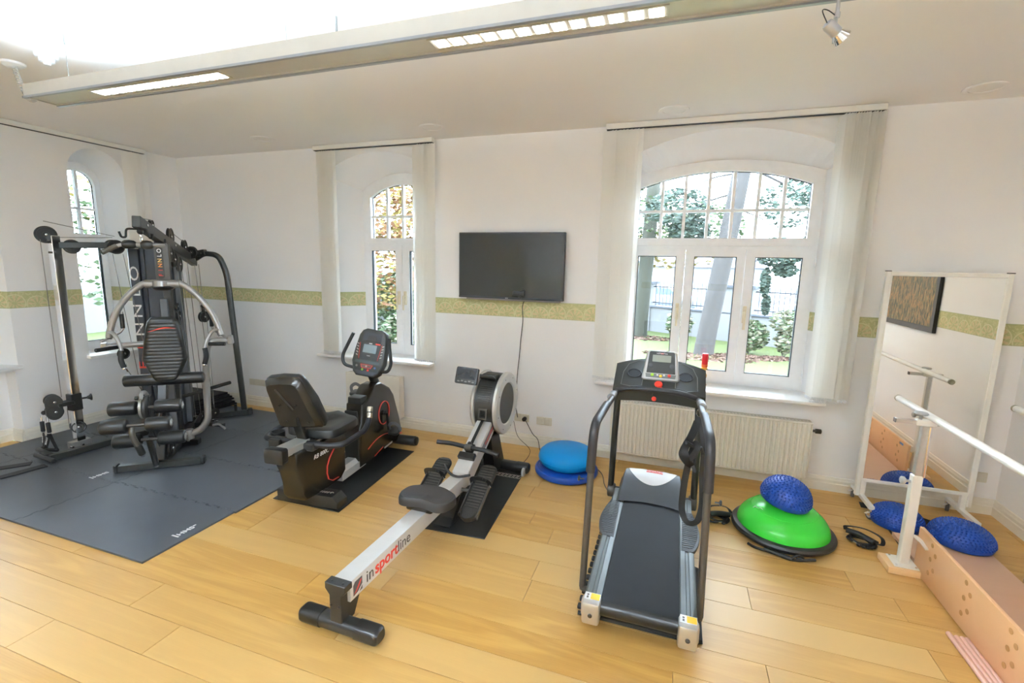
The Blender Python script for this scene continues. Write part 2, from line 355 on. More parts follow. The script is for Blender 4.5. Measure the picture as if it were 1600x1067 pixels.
# ================================================================== ROOM SHELL
H = 2.75; YB = 4.01; XL = -5.4; XR = 2.2; YF = -2.6; TH = .45
def arc(a, c, hw, sp, ap):
    h = ap-sp
    if h < 1e-4: return sp
    r = (hw*hw+h*h)/(2*h); x = min(abs(a-c), hw); return ap-r+math.sqrt(max(0, r*r-x*x))
class Op:
    def __init__(s, c, hw, zs, sp, ap, ic, ihw, isp, iap, dw, niche=None):
        s.c, s.hw, s.zs, s.sp, s.ap, s.dw, s.niche = c, hw, zs, sp, ap, dw, niche; s.ic, s.ihw, s.isp, s.iap = ic, ihw, isp, iap
    def outline(s, c, hw, sp, ap, n=24):
        return [(c-hw, s.zs)]+[(c-hw+2*hw*k/n, arc(c-hw+2*hw*k/n, c, hw, sp, ap)) for k in range(n+1)]+[(c+hw, s.zs)]
def wall(name, mp, a0, a1, ops, e0=0, e1=0):
    mb = MB()
    def side(d, shape, n=24):
        bps = {a0-(e0 if d else 0), a1+(e1 if d else 0)}
        for o in ops:
            c, hw, sp, ap = shape(o)
            for k in range(n+1): bps.add(round(c-hw+2*hw*k/n, 6))
            if o.niche and d == 0: bps.update((o.niche[0], o.niche[1]))
        bps = sorted(bps)
        for x, y in zip(bps, bps[1:]):
            if y-x < 1e-6: continue
            mid = (x+y)/2; holes = []
            for o in ops:
                c, hw, sp, ap = shape(o)
                if o.niche and d == 0 and o.niche[0] < mid < o.niche[1]: holes.append((0, 0, o.niche[3], o.niche[3]))
                if abs(mid-c) < hw: holes.append((o.zs, o.zs, arc(x, c, hw, sp, ap), arc(y, c, hw, sp, ap)))
            zl, zr = 0, 0
            for h in holes:
                if h[0] > zl or h[1] > zr: mb.add([mp(x,d,zl), mp(y,d,zr), mp(y,d,h[1]), mp(x,d,h[0])], [[0,1,2,3]])
                zl, zr = h[2], h[3]
            mb.add([mp(x,d,zl), mp(y,d,zr), mp(y,d,H+.2), mp(x,d,H+.2)], [[0,1,2,3]])
    side(0, lambda o: (o.c, o.hw, o.sp, o.ap)); side(TH, lambda o: (o.ic, o.ihw, o.isp, o.iap))
    for o in ops:
        A = o.outline(o.c, o.hw, o.sp, o.ap); B = o.outline(o.ic, o.ihw, o.isp, o.iap); n = len(A)
        vs = [mp(a,0,z) for a, z in A]+[mp(a,o.dw,z) for a, z in B]+[mp(a,TH,z) for a, z in B]
        mb.add(vs, [[r*n+i, r*n+(i+1) % n, (r+1)*n+(i+1) % n, (r+1)*n+i] for r in (0,1) for i in range(n)])
        if o.niche:
            p0, p1, dd, zt = o.niche
            mb.add([mp(p0,0,0), mp(p0,dd,0), mp(p0,dd,zt), mp(p0,0,zt), mp(p1,0,0), mp(p1,dd,0), mp(p1,dd,zt), mp(p1,0,zt)], [[0,1,2,3],[4,5,6,7],[1,5,6,2],[2,3,7,6]])
    for a, e in ((a0, -e0), (a1, e1)): mb.add([mp(a,0,0), mp(a,0,H+.2), mp(a+e,TH,H+.2), mp(a+e,TH,0)], [[0,1,2,3]])
    me = bpy.data.meshes.new(name); me.from_pydata([tuple(v) for v in mb.v], [], mb.f); me.materials.append(WALL)
    bm = bmesh.new(); bm.from_mesh(me); bmesh.ops.remove_doubles(bm, verts=bm.verts[:], dist=1e-5); bmesh.ops.dissolve_degenerate(bm, edges=bm.edges[:], dist=1e-6)
    bmesh.ops.recalc_face_normals(bm, faces=bm.faces[:]); bm.to_mesh(me); bm.free()
    o = bpy.data.objects.new(name, me); COL.objects.link(o); o['kind'] = 'structure'; AM[o] = Matrix.Identity(4); return o
mback = lambda a, d, z: (a, YB+d, z)
mleft = lambda a, d, z: (XL-d, a, z)
mright = lambda a, d, z: (XR+d, a, z)
mfront = lambda a, d, z: (a, YF-d, z)
OPB = Op(.30, .82, .67, 2.45, 2.68, .30, .70, 2.40, 2.50, .29)
OPS = Op(-2.78, .60, .67, 2.495, 2.68, -2.665, .455, 2.36, 2.52, .29)
OPL = Op(3.21, .245, .66, 2.46, 2.67, 3.205, .20, 2.40, 2.56, .33)
OPL2 = Op(1.935, .49, .67, 2.45, 2.67, 1.935, .40, 2.37, 2.54, .33, niche=(1.47, 2.40, .15, .64))
OPL3 = Op(-.9, .82, .67, 2.45, 2.68, -.9, .72, 2.40, 2.50, .33, niche=(-1.6, -.2, .15, .64))  # added opening out of view, lets more daylight in
OPR = Op(-1.0, .95, .67, 2.45, 2.68, -1.0, .85, 2.40, 2.50, .33)  # opening added in the unseen right wall for side light
wall_back = wall('wall_back', mback, XL, XR, [OPS, OPB], TH, TH)
wall_left = wall('wall_left', mleft, YF, YB, [OPL3, OPL2, OPL], TH, TH)
wall_right = wall('wall_right', mright, YF, YB, [OPR], TH, TH)
# the wall behind the viewer has a plain square doorway
DOOR = Op(-3.75, .45, 0, 2.02, 2.02, -3.75, .45, 2.02, 2.02, .2)
wall_front = wall('wall_front', mfront, XL, XR, [DOOR], TH, TH)
ceiling = struct('ceiling', MB().box(XL-TH, XR+TH, YF-TH, YB+TH, H, H+.25), CEIL)
# door leaf in the doorway
d = struct('door_1', MB().box(-4.2, -3.3, YF-.30, YF-.25, .005, 2.02, .004), mat('door_white', (.74,.72,.66), .4))
part('door_handle', MB().cyl((-3.42,YF-.25,1.02), (-3.42,YF-.19,1.02), .010).cyl((-3.42,YF-.20,1.02), (-3.53,YF-.20,1.02), .009, bev=.003), ALU, d)
# floor of individual oak planks
floor = struct('floor', MB().box(XL-.16, XR, YF-.3, YB, -.12, -.016), SUB)
PW = .1735; PL = 1.79; pk = 0
row_off = {8: -2.02, 9: -.10, 10: .38, 11: -1.315, 12: .10, 13: .472, 14: -.612, 15: 1.17, 16: .465, 17: 1.173, 18: .30}
k = int((YF-.98)/PW)-1
while True:
    y0 = .985+PW*k
    if y0 >= YB: break
    y1 = min(y0+PW, YB); y0c = max(y0, YF)
    if y1 > y0c+.01:
        ref = {0:-2.585, 1:-2.018, 2:-2.37, 3:-1.318, 4:.10, 5:.472, 6:-.612, 7:1.17, 8:.465, 9:-.622, 10:1.0, 11:.1, 12:-.9}.get(k, random.uniform(-1, 1))
        x = ref-PL*10
        while x < XR:
            xa = max(x, XL-.15); xb = min(x+PL, XR)
            if xb-xa > .02:
                cx = (xa+xb)/2; cy = (y0c+y1)/2
                if xa < XL and not any(o.niche[0] <= cy <= o.niche[1] for o in (OPL2, OPL3)): xa = XL; cx = (xa+xb)/2
                if xb-xa > .02:
                    L = xb-xa-.0022; W = y1-y0c-.0022
                    v, f = rbox(L, W, .015, .0007, 1)
                    m = MB(); m.add(v, f); me = mesh_of('plank', m, PLANK, None, 0)
                    p = bpy.data.objects.new('plank', me); COL.objects.link(p); p.location = (cx, cy, -.0075); p.parent = floor
            x += PL
    k += 1
# baseboards with a stepped profile
def baseboard(name, p0, p1, inward):
    p0 = Vector((*p0, 0)); p1 = Vector((*p1, 0)); n = Vector((*inward, 0)); e = (p1-p0); L = e.length; e.normalize()
    prof = [(0,0), (.018,0), (.018,.060), (.014,.066), (.014,.086), (.009,.094), (.007,.108), (0,.112)]
    mb = MB().prism(prof, p0, n, (0,0,1), e*L); return struct(name, mb, BASE, loc=p0)
baseboard('baseboard_back', (XL,YB), (XR,YB), (0,-1)); baseboard('baseboard_right', (XR,YF), (XR,YB), (-1,0))
baseboard('baseboard_left', (XL,2.40), (XL,YB), (1,0)); baseboard('baseboard_niche_side', (XL-.15,2.40), (XL,2.40), (0,-1)); baseboard('baseboard_niche', (XL-.15,1.47), (XL-.15,2.40), (1,0))
baseboard('baseboard_front', (-3.3,YF), (XR,YF), (0,1)); baseboard('baseboard_left_near', (XL,-.2), (XL,1.47), (1,0))
# wallpaper border
bn = [0]
def border(p0, p1, inward, m):
    bn[0] += 1; p0 = Vector((*p0, 1.2625)); p1 = Vector((*p1, 1.2625)); n = Vector((*inward, 0)); e = p1-p0
    c = (p0+p1)/2
    struct('trim_%d' % bn[0], MB().prism([(0,-.073),(.0015,-.073),(.0015,.073),(0,.073)], p0, n, (0,0,1), e), m, loc=c)
border((XL,YB), (-3.38,YB), (0,-1), BORDX); border((-2.18,YB), (-.52,YB), (0,-1), BORDX); border((1.12,YB), (XR,YB), (0,-1), BORDX)
border((XR,-.05), (XR,YB), (-1,0), BORDY); border((XL,2.425), (XL,2.965), (1,0), BORDY); border((XL,3.455), (XL,YB), (1,0), BORDY)
border((XL,-.08), (XL,1.445), (1,0), BORDY); border((-3.3,YF), (XR,YF), (0,1), BORDX)
def splay(o, mp, left, m):      # border continuing on the window reveal
    s = -1 if left else 1; a = Vector(mp(o.c+s*o.hw, 0, 1.2625)); b = Vector(mp(o.ic+s*o.ihw, o.dw, 1.2625)); e = b-a
    n = Vector((-e.y, e.x, 0)).normalized(); mid = Vector(mp(o.c, .1, 1.2625))
    if (mid-a).dot(n) < 0: n = -n
    bn[0] += 1; struct('trim_%d' % bn[0], MB().prism([(0,-.073),(.0015,-.073),(.0015,.073),(0,.073)], a, n, (0,0,1), e), m, loc=(a+b)/2)
for o, mp, m in ((OPB, mback, BORDY), (OPS, mback, BORDY), (OPL, mleft, BORDX), (OPL2, mleft, BORDX)):
    splay(o, mp, True, m); splay(o, mp, False, m)

# ------------------------------------------------------------------ windows
def arch_loop(c, hw, z0, sp, ap, n=20):
    return [(c-hw, z0), (c+hw, z0)]+[(c+hw-2*hw*k/n, arc(c+hw-2*hw*k/n, c, hw, sp, ap)) for k in range(n+1)]
def window(name, mp, o, cas, tr, glz, top, sill, rear, handles):
    """cas: casement edges along the wall; tr: transom z; glz: casement glass z range; top: (a0,a1,z0,spring,apex,mid,columns)"""
    ez = Vector(mp(0,1,0))-Vector(mp(0,0,0)); ea = Vector(mp(1,0,0))-Vector(mp(0,0,0))
    P = lambda a, d, z: Vector(mp(a,d,z)); O = P(0,0,0); D = o.dw-.02
    z0 = .70; hw = o.ihw; c = o.ic
    root = struct(name, MB().ring(arch_loop(c, hw+.01, .665, o.isp+.01, o.iap+.01), arch_loop(c, hw-.045, z0+.03, o.isp-.03, o.iap-.045), O+ez*D, ea, (0,0,1), ez*.07), WFR, loc=P(c,D,z0))
    part('transom', MB().box(0,1,0,1,0,1, M=Matrix.Identity(4)) if False else MB().prism([(c-hw+.04, tr-.012), (c+hw-.04, tr-.012), (c+hw-.04, tr+.03), (c-hw+.04, tr+.03)], O+ez*(D+.005), ea, (0,0,1), ez*.06), WFR, root)
    # fixed light with glazing bars
    a0, a1, g0, gs, ga, mid, ncol = top
    tc_, th = (a0+a1)/2, (a1-a0)/2
    part('sash', MB().ring(arch_loop(c, hw-.025, tr+.02, o.isp-.02, o.iap-.025), arch_loop(tc_, th, g0, gs, ga), O+ez*(D-.015), ea, (0,0,1), ez*.06), WFR, root)
    part('gasket', MB().ring(arch_loop(tc_, th+.006, g0-.006, gs+.006, ga+.006), arch_loop(tc_, th-.004, g0+.004, gs-.004, ga-.004), O+ez*(D+.028), ea, (0,0,1), ez*.01), GASK, root)
    part('pane', MB().prism(arch_loop(tc_, th, g0, gs, ga), O+ez*(D+.03), ea, (0,0,1), ez*.008), GLASS, root, sharp=0)
    for k in range(1, ncol):
        a = a0+(a1-a0)*k/ncol; part('glazing_bar', MB().prism([(a-.012, g0-.003), (a+.012, g0-.003), (a+.012, arc(a+.012,tc_,th,gs,ga)+.003), (a-.012, arc(a-.012,tc_,th,gs,ga)+.003)], O+ez*(D+.008), ea, (0,0,1), ez*.035), WFR, root)
    part('glazing_bar', MB().prism([(a0-.003, mid-.011), (a1+.003, mid-.011), (a1+.003, mid+.011), (a0-.003, mid+.011)], O+ez*(D+.010), ea, (0,0,1), ez*.033), WFR, root)
    for i, (s0, s1, q0, q1) in enumerate(cas):
        sp_ = lambda x0, x1, y0, y1: [(x0,y0), (x1,y0), (x1,y1), (x0,y1)]
        sh = part('sash', MB().ring(sp_(s0,s1,z0+.012,tr-.004), sp_(q0,q1,*glz), O+ez*(D-.015), ea, (0,0,1), ez*.06), WFR, root)
        part('gasket', MB().ring(sp_(q0-.007,q1+.007,glz[0]-.007,glz[1]+.007), sp_(q0+.006,q1-.006,glz[0]+.006,glz[1]-.006), O+ez*(D-.002), ea, (0,0,1), ez*.03), GASK, sh)
        part('pane', MB().prism(sp_(q0,q1,*glz), O+ez*(D+.03), ea, (0,0,1), ez*.008), GLASS, sh, sharp=0)
        if handles and handles[i] is not None:
            a = handles[i]
            hb = MB().beam(P(a,D-.027,1.22), P(a,D-.027,1.36), .028, .024, up=ez, bev=.006, seg=2)
            hb.cyl(P(a,D-.02,1.31), P(a,D-.062,1.31), .010, 10); hb.tube(fillet([P(a,D-.055,1.315), P(a,D-.065,1.30), P(a,D-.062,1.17)], .02), .010, 8)
            part('window_handle', hb, mat('ivory_handle', (.80,.72,.56), .35), sh)
    for z in (z0+.12, tr-.14):
        part('hinge', MB().cyl(P(cas[-1][1]+.008,D-.02,z), P(cas[-1][1]+.008,D-.02,z+.07), .008, 10, bev=.002), WFR, root)
    return root
def casements(edges, inset, w):
    return [(edges[i]+.004, edges[i+1]-.004, edges[i]+inset[i][0], edges[i+1]-inset[i][1]) for i in range(len(edges)-1)]
window('window_1', mback, OPB, [(-.39,.052,-.33,-.018), (.056,.508,.123,.446), (.512,.99,.58,.915)], 1.82, (.80,1.752), (-.345,.925,1.90,2.31,2.425,2.12,7), None, None, [.018, None, .538])
window('window_2', mback, OPS, [(-3.105,-2.667,-3.035,-2.745), (-2.663,-2.225,-2.585,-2.295)], 1.83, (.80,1.768), (-3.03,-2.30,1.895,2.30,2.42,2.11,4), None, None, [-2.702, -2.628])
window('window_3', mleft, OPL, [(3.02,3.39,3.065,3.345)], 1.80, (.78,1.74), (3.06,3.35,1.87,2.33,2.49,2.12,2), None, None, None)
window('window_4', mleft, OPL2, [(1.55,1.933,1.62,1.87), (1.937,2.32,2.0,2.25)], 1.80, (.80,1.74), (1.61,2.26,1.88,2.30,2.45,2.12,4), None, None, [1.90, 1.97])
window('added_window_5', mleft, OPL3, [(-1.605,-.902,-1.535,-.965), (-.898,-.195,-.835,-.265)], 1.82, (.80,1.752), (-1.545,-.255,1.90,2.31,2.425,2.12,7), None, None, [-.935, -.865])  # unseen window, added to light the room from the left
window('added_window_6', mright, OPR, [(-1.84,-1.002,-1.77,-1.065), (-.998,-.16,-.935,-.23)], 1.82, (.80,1.752), (-1.78,-.22,1.90,2.31,2.425,2.12,7), None, None, [-1.035, -.965])  # added behind the viewer so daylight reaches the left and back walls
struct('trim_sill_right', MB().box(2.14,2.50,-1.97,-.03,.668,.695,.006,2), SILL)
# interior sills
def sillb(n, mb): struct(n, mb, SILL)
sillb('trim_sill_big', MB().box(-.60,1.10,3.925,4.27,.668,.695,.006,2)); sillb('trim_sill_small', MB().box(-3.50,-2.17,3.925,4.27,.668,.695,.006,2))
sillb('trim_sill_left', MB().box(-5.70,-5.34,2.94,3.48,.658,.685,.006,2)); sillb('trim_sill_left_near', MB().box(-5.70,-5.34,1.42,2.435,.668,.695,.006,2)); sillb('trim_sill_left_rear', MB().box(-5.70,-5.34,-1.75,-.05,.668,.695,.006,2))

# ------------------------------------------------------------------ vertical blinds
def blind(label, mp, a0, a1, stacks, group=None):
    """stacks: (start, end, count)"""
    P = lambda a, d, z: Vector(mp(a,d,z)); ea = P(1,0,0)-P(0,0,0); en = P(0,1,0)-P(0,0,0)
    t = thing('vertical_blind', label, 'blind', P((a0+a1)/2, -.07, H), group=group)
    part('head_rail', MB().beam(P(a0,-.07,H-.022), P(a1,-.07,H-.022), .055, .04, bev=.003), WHITEM, t)
    part('rail_groove', MB().beam(P(a0+.005,-.07,H-.0435), P(a1-.005,-.07,H-.0435), .03, .004, bev=0), GASK, t)
    vane = None
    for (s0, s1, n, zb) in stacks:
        wdir = 1 if s1 > s0 else -1; ch = MB()
        for i in range(n):
            a = s0+(s1-s0)*(i+.5)/n; c = P(a, -.07, 0); ang = math.radians((24 if n < 14 else 74)+random.uniform(-9,9))*wdir
            dx = ea*math.cos(ang)*.0445+en*-math.sin(abs(ang))*.0445
            nn = Vector((-dx.y, dx.x, 0)).normalized()
            def fn(u, v): return c+dx*(2*u-1)+nn*(.004*(1-(2*u-1)**2))+Vector((0,0,zb+(H-.05-zb)*v))+nn*random.uniform(-.0004,.0004)
            mb = MB().grid(fn, 5, 2)
            va = part('vane', mb, BLIND, t)
            part('vane_weight', MB().beam(c+dx*-.97+Vector((0,0,zb+.012)), c+dx*.97+Vector((0,0,zb+.012)), .004, .022, bev=0), WHITEP, va)
            ch.tube([c+dx+Vector((0,0,zb-.001)), c+dx+ea*(s1-s0)/n*.5+Vector((0,0,zb-.012)), c+dx+ea*(s1-s0)/n+Vector((0,0,zb-.001))], .0016, 5)
        part('bead_chain', ch, WHITEP, t, stuff=True)
    return t
bb = blind('wide cream vertical blind drawn open around the big three-part window', mback, -.605, 1.225, [(-.60,-.345,9,.715), (1.215,.975,17,.715)])
part('pull_cord', MB().tube([(1.222,3.93,H-.05), (1.224,3.925,2.1), (1.226,3.93,1.02)], .0018, 6), GASK, bb)
part('cord_weight', MB().beam((1.226,3.93,.93), (1.226,3.93,1.03), .022, .012, up=(0,1,0), bev=.003), WHITEP, bb)
blind('cream vertical blind drawn open at the narrow window left of the television', mback, -3.43, -2.125, [(-3.40,-3.20,8,.715), (-2.13,-2.325,8,.715)])
blind('long cream vertical blind rail running along the left wall over its two front windows', mleft, 1.25, 3.62, [(3.60,3.44,7,.72), (1.27,1.43,7,.72)])
blind('cream vertical blind at the added left wall window behind the viewer', mleft, -1.90, .10, [(-1.88,-1.70,7,.72), (.08,-.10,7,.72)])

# ------------------------------------------------------------------ radiators
t = thing('radiator', 'long cream fluted panel radiator under the big window', 'radiator', (.293,3.94,.10))
x0, x1, z0, z1 = -.44, 1.025, .104, .545
prof = []; nfl = 46; wv = (x1-x0)/nfl
for i in range(nfl):
    a = x0+i*wv; prof += [(a, 0), (a+wv*.22, .011), (a+wv*.62, .011), (a+wv*.84, 0)]
prof += [(x1, 0), (x1, -.02), (x0, -.02)]
part('front_panel', MB().prism(prof, (0,3.900,z0+.012), (1,0,0), (0,-1,0), (0,0,z1-z0-.024)), CREAM, t)
part('panel_edge', MB().box(x0,x1,3.892,3.922,z0,z0+.013,.004).box(x0,x1,3.892,3.922,z1-.013,z1,.004), CREAM, t)
for xs in (x0-.004, x1-.001): part('side_cover', MB().box(xs,xs+.006,3.900,3.985,z0+.005,z1-.005,.002), CREAM, t)
part('back_panel', MB().box(x0+.01,x1-.01,3.965,3.98,z0,z1-.01,.003), CREAM, t)
g = MB().box(x0,x1,3.905,3.912,z1-.006,z1-.001).box(x0,x1,3.975,3.982,z1-.006,z1-.001)
for i in range(60): g.box(x0+.01+i*.0244, x0+.018+i*.0244, 3.905,3.982,z1-.006,z1-.002)
part('top_grille', g, CREAMD, t)
part('valve', MB().cyl((1.03,3.94,.475), (1.06,3.94,.475), .010, 12).cyl((1.055,3.94,.475), (1.095,3.94,.475), .018, 16, bev=.004), BLACKP, t, 'black radiator valve knob')
part('pipe', MB().cyl((.985,3.95,0), (.985,3.95,.105), .008, 12).cyl((1.008,3.955,0), (1.008,3.955,.105), .008, 12), WHITEM, t)
t = thing('radiator', 'small smooth cream radiator under the narrow window behind the exercise bike', 'radiator', (-2.80,3.94,.11))
part('front_panel', MB().box(-3.12,-2.49,3.895,3.915,.115,.545,.006,2), CREAM, t)
part('side_cover', MB().box(-3.118,-3.112,3.905,3.985,.12,.54,.002), CREAM, t); part('side_cover', MB().box(-2.498,-2.492,3.905,3.985,.12,.54,.002), CREAM, t)
part('back_panel', MB().box(-3.11,-2.50,3.968,3.98,.12,.535,.003), CREAM, t); part('top_grille', MB().box(-3.11,-2.50,3.915,3.97,.535,.541,.001), CREAMD, t)
part('pipe', MB().cyl((-3.085,3.95,0), (-3.085,3.95,.12), .008, 12).cyl((-3.055,3.95,0), (-3.055,3.95,.12), .008, 12), WHITEM, t)
part('valve', MB().cyl((-3.07,3.94,.085), (-3.13,3.94,.085), .012, 12), CHROME, t)

# ------------------------------------------------------------------ sockets
SOCK = mat('cream_socket', (.70,.66,.55), .4)
def socket(x, z, n, blank, label, plug=None):
    t = thing('wall_socket', label, 'socket', (x,YB,z)); 
    for i in range(n):
        cx = x+(i-(n-1)/2)*.071
        f = part('socket_frame', MB().box(cx-.0352,cx+.0352,YB-.011,YB-.0005,z-.036,z+.036,.003), SOCK, t)
        if blank: part('switch_plate', MB().box(cx-.026,cx+.026,YB-.015,YB-.010,z-.026,z+.026,.002), SOCK, f); continue
        part('socket_cup', MB().lathe([(.023,.012),(.021,.012),(.019,.002),(0,.002)], (cx,YB,z), (0,-1,0), 20), SOCK, f)
        part('pin_hole', MB().cyl((cx-.0095,YB-.0025,z), (cx-.0095,YB-.0035,z), .003, 8).cyl((cx+.0095,YB-.0025,z), (cx+.0095,YB-.0035,z), .003, 8), GASK, f)
    return t
socket(-4.39, .275, 4, False, 'row of four cream wall sockets low on the wall left of the exercise bike')
socket(-1.262, .262, 2, False, 'double cream wall socket beside the rowing machine flywheel')
socket(-1.047, .256, 2, True, 'double cream blank switch plate to the right of the plugged-in socket')
socket(2.095, .262, 1, False, 'single cream wall socket between the mirror and the right corner')
def cable(pts, r, label, m=BLACKP, name='power_cable', n=8, sm=7):
    return single(name, MB().tube(catmull(pts, sm), r, n), m, label, 'cable')
pl = cable([(-1.2265,3.975,.262), (-1.20,3.965,.235), (-1.14,3.96,.14), (-1.08,3.93,.10), (-1.03,3.86,.012), (-.95,3.84,.007), (-.80,3.86,.007), (-.62,3.82,.007), (-.47,3.66,.007), (-.41,3.45,.007), (-.36,3.30,.03), (-.34,3.215,.07)], .0032, 'black power cable running from the double socket behind the blue cushions to the treadmill')
AM[pl] = Matrix.Translation(-pl.location); part('plug', MB().cyl((-1.2265,3.997,.262), (-1.2265,3.955,.262), .019, 16, bev=.004), BLACKP, pl)
cable([(-1.252,3.962,1.336), (-1.262,3.965,1.32), (-1.274,3.985,1.27), (-1.268,3.985,1.16), (-1.282,3.985,1.0), (-1.293,3.985,.83), (-1.305,3.985,.70), (-1.312,3.985,.55), (-1.318,3.985,.40), (-1.298,3.975,.30), (-1.2975,3.99,.266)], .0036, 'black television cable hanging down the wall to the double socket')
cable([(-1.17,3.50,.40), (-1.15,3.56,.25), (-1.06,3.62,.12), (-1.10,3.55,.03), (-1.18,3.50,.007), (-1.24,3.53,.007)], .0022, 'thin black wire looping to the floor behind the rowing machine')

# ------------------------------------------------------------------ television
t = thing('television', 'wall-mounted black flat television above the rowing machine', 'television', (-1.383,3.95,1.353))
part('case', MB().box(-1.87,-.897,3.935,3.968,1.353,1.928,.004), BLACK, t)
part('screen', MB().box(-1.858,-.909,3.9335,3.9355,1.372,1.916,.0005), TVG, t)
part('bottom_strip', MB().box(-1.868,-.899,3.930,3.936,1.353,1.369,.001), GASK, t)
part('speaker_bar', MB().box(-1.80,-.93,3.945,3.985,1.338,1.353,.003), mat('tv_underside', (.30,.28,.27), .5), t)
part('wall_bracket', MB().box(-1.55,-1.22,3.966,4.0095,1.5,1.8,.003), BLACK, t)
part('name_mark', MB().box(-1.417,-1.407,3.929,3.931,1.358,1.364).box(-1.404,-1.394,3.929,3.931,1.358,1.364), WPRINT, t)
t = thing('media_stick', 'small black receiver clipped under the lower edge of the television', 'receiver', (-1.29,3.915,1.37))
part('box', MB().box(-1.345,-1.235,3.905,3.928,1.385,1.425,.008,2), BLACK, t); part('stub', MB().cyl((-1.285,3.916,1.385), (-1.262,3.916,1.368), .012, 10, bev=.003).cyl((-1.28,3.916,1.42), (-1.235,3.916,1.44), .009, 10, bev=.003), BLACK, t)

# ------------------------------------------------------------------ ceiling lamp
def linear_lamp(label, x0, x1, y0, lit, watts):
    z = 2.45; wd = .15; yc = y0+wd/2; hh = .062
    t = thing('linear_lamp', label, 'lamp', ((x0+x1)/2, yc, z))
    body = mat('lamp_aluminium', (.60,.60,.57), .38, metal=.35)
    # U-shaped extrusion, open at the top
    sec = [(-wd/2,0),(-wd/2,hh),(-wd/2+.004,hh),(-wd/2+.004,.010),(wd/2-.004,.010),(wd/2-.004,hh),(wd/2,hh),(wd/2,0),(wd/2-.016,0),(wd/2-.016,.005),(-wd/2+.016,.005),(-wd/2+.016,0)]
    part('housing', MB().prism(sec, (x0,yc,z), (0,1,0), (0,0,1), (x1-x0,0,0)), body, t)
    part('edge_strip', MB().box(x0-.004,x1+.004,yc-wd/2-.004,yc-wd/2+.010,z-.006,z+.004), mat('lamp_edge', (.36,.39,.45), .3, metal=.5), t)
    part('edge_strip', MB().box(x0-.004,x1+.004,yc+wd/2-.010,yc+wd/2+.004,z-.006,z+.004), mat('lamp_edge', (0,0,0)), t)
    for xs in (x0, x1-.004): part('end_cap', MB().box(xs,xs+.004,yc-wd/2,yc+wd/2,z,z+hh), body, t)
    for a, b, n in lit:
        pn = part('louvre_frame', MB().ring([(a-.008,-.036),(b+.008,-.036),(b+.008,.036),(a-.008,.036)], [(a,-.029),(b,-.029),(b,.029),(a,.029)], (0,yc,z+.001), (1,0,0), (0,1,0), (0,0,.004)), body, t)
        for i in range(n):
            q = (b-a)/n; part('louvre_cell', MB().box(a+i*q+.009, a+(i+1)*q-.009, yc-.029, yc+.029, z+.0005, z+.004), LAMPE, pn)
    n = 3; L = (x1-x0)/n
    for i in range(n):
        part('fluorescent_tube', MB().cyl((x0+L*i+.05,yc,z+.035), (x0+L*(i+1)-.05,yc,z+.035), .008, 10), mat('tube_white', (.9,.9,.9), .4), t)
        ld = bpy.data.lights.new('uplight', 'AREA'); ld.shape = 'RECTANGLE'; ld.size = L-.1; ld.size_y = .09; ld.energy = watts; ld.color = (.74,.905,1.05)
        lo = bpy.data.objects.new('uplight', ld); COL.objects.link(lo); lo.parent = t; lo.location = (x0+L*(i+.5)-(x0+x1)/2, 0, .066); lo.rotation_euler = (PI,0,0)
    return t
LW = 7.5
LL = linear_lamp('long slim suspended aluminium lamp with two lit louvre strips across the ceiling', -3.24, .75, 1.63, [(-2.80,-1.955,14), (-.918,-.09,13)], LW)
for x in (-3.0, -1.60, .2):
    part('suspension_wire', MB().cyl((x,1.705,2.51), (x,1.705,2.735), .0012, 6).cyl((x,1.705,2.70), (x,1.705,2.75), .005, 8), WIRE, LL)
part('suspension_wire', MB().cyl((-1.55,1.96,2.66), (-1.55,1.96,2.75), .005, 8).tube([(-1.55,1.96,2.66), (-1.60,1.72,2.51)], .0012, 6), WIRE, LL)
linear_lamp('added unseen fill lamp behind the viewer, a copy of the long suspended lamp', -3.24, .75, -1.1, [(-2.80,-1.955,14), (-.918,-.09,13)], LW*12)  # extra lamp added out of view to fill the room with light
# coiled cord and ceiling rose
t = thing('coiled_cord', 'grey coiled cord from a round ceiling rose to the left end of the lamp', 'cord', (-3.74,1.852,2.75))
part('ceiling_rose', MB().lathe([(0,-.028),(.03,-.028),(.055,-.012),(.058,0),(0,0)], (-3.74,1.852,2.75)), WHITEP, t)
a = Vector((-3.72,1.845,2.725)); b = Vector((-3.25,1.705,2.50)); d = (b-a); pts = [] ; dd, e1, e2 = frame_from(d)
for i in range(24*10+1):
    q = i/240; sag = Vector((0,0,-.10*math.sin(PI*q))); an = 2*PI*24*q; pts.append(a+d*q+sag+(e1*math.cos(an)+e2*math.sin(an))*.011)
part('coil', MB().tube(pts, .0028, 5), mat('grey_cord', (.45,.45,.43), .5), t)
t = thing('smoke_detector', 'white round smoke detector on the ceiling beside the coiled cord', 'smoke detector', (-3.40,1.836,2.75))
part('base', MB().lathe([(0,-.022),(.045,-.022),(.052,-.016),(.052,0),(0,0)], (-3.40,1.836,2.75)), WHITEP, t)
part('chamber', MB().lathe([(0,-.055),(.015,-.055),(.018,-.045),(.034,-.042),(.036,-.022),(0,-.022)], (-3.40,1.836,2.75)), WHITEP, t)
for nm, x, y, lb in (('a',-3.70,3.59,'flush round white ceiling disc nearest the left corner'), ('b',-1.99,3.66,'flush round white ceiling disc above the narrow window'), ('c',-.105,3.717,'flush round white ceiling disc above the left part of the big window'), ('d',1.65,3.765,'flush round white ceiling disc near the right wall')):
    t = thing('ceiling_speaker', lb, 'ceiling speaker', (x,y,H), group=None)
    part('rim', MB().lathe([(.105,0),(.104,-.006),(.088,-.010),(.075,-.007),(.074,-.001)], (x,y,H)), CEIL, t); part('grille', MB().lathe([(0,-.004),(.075,-.004),(.075,0)], (x,y,H)), CEIL, t)
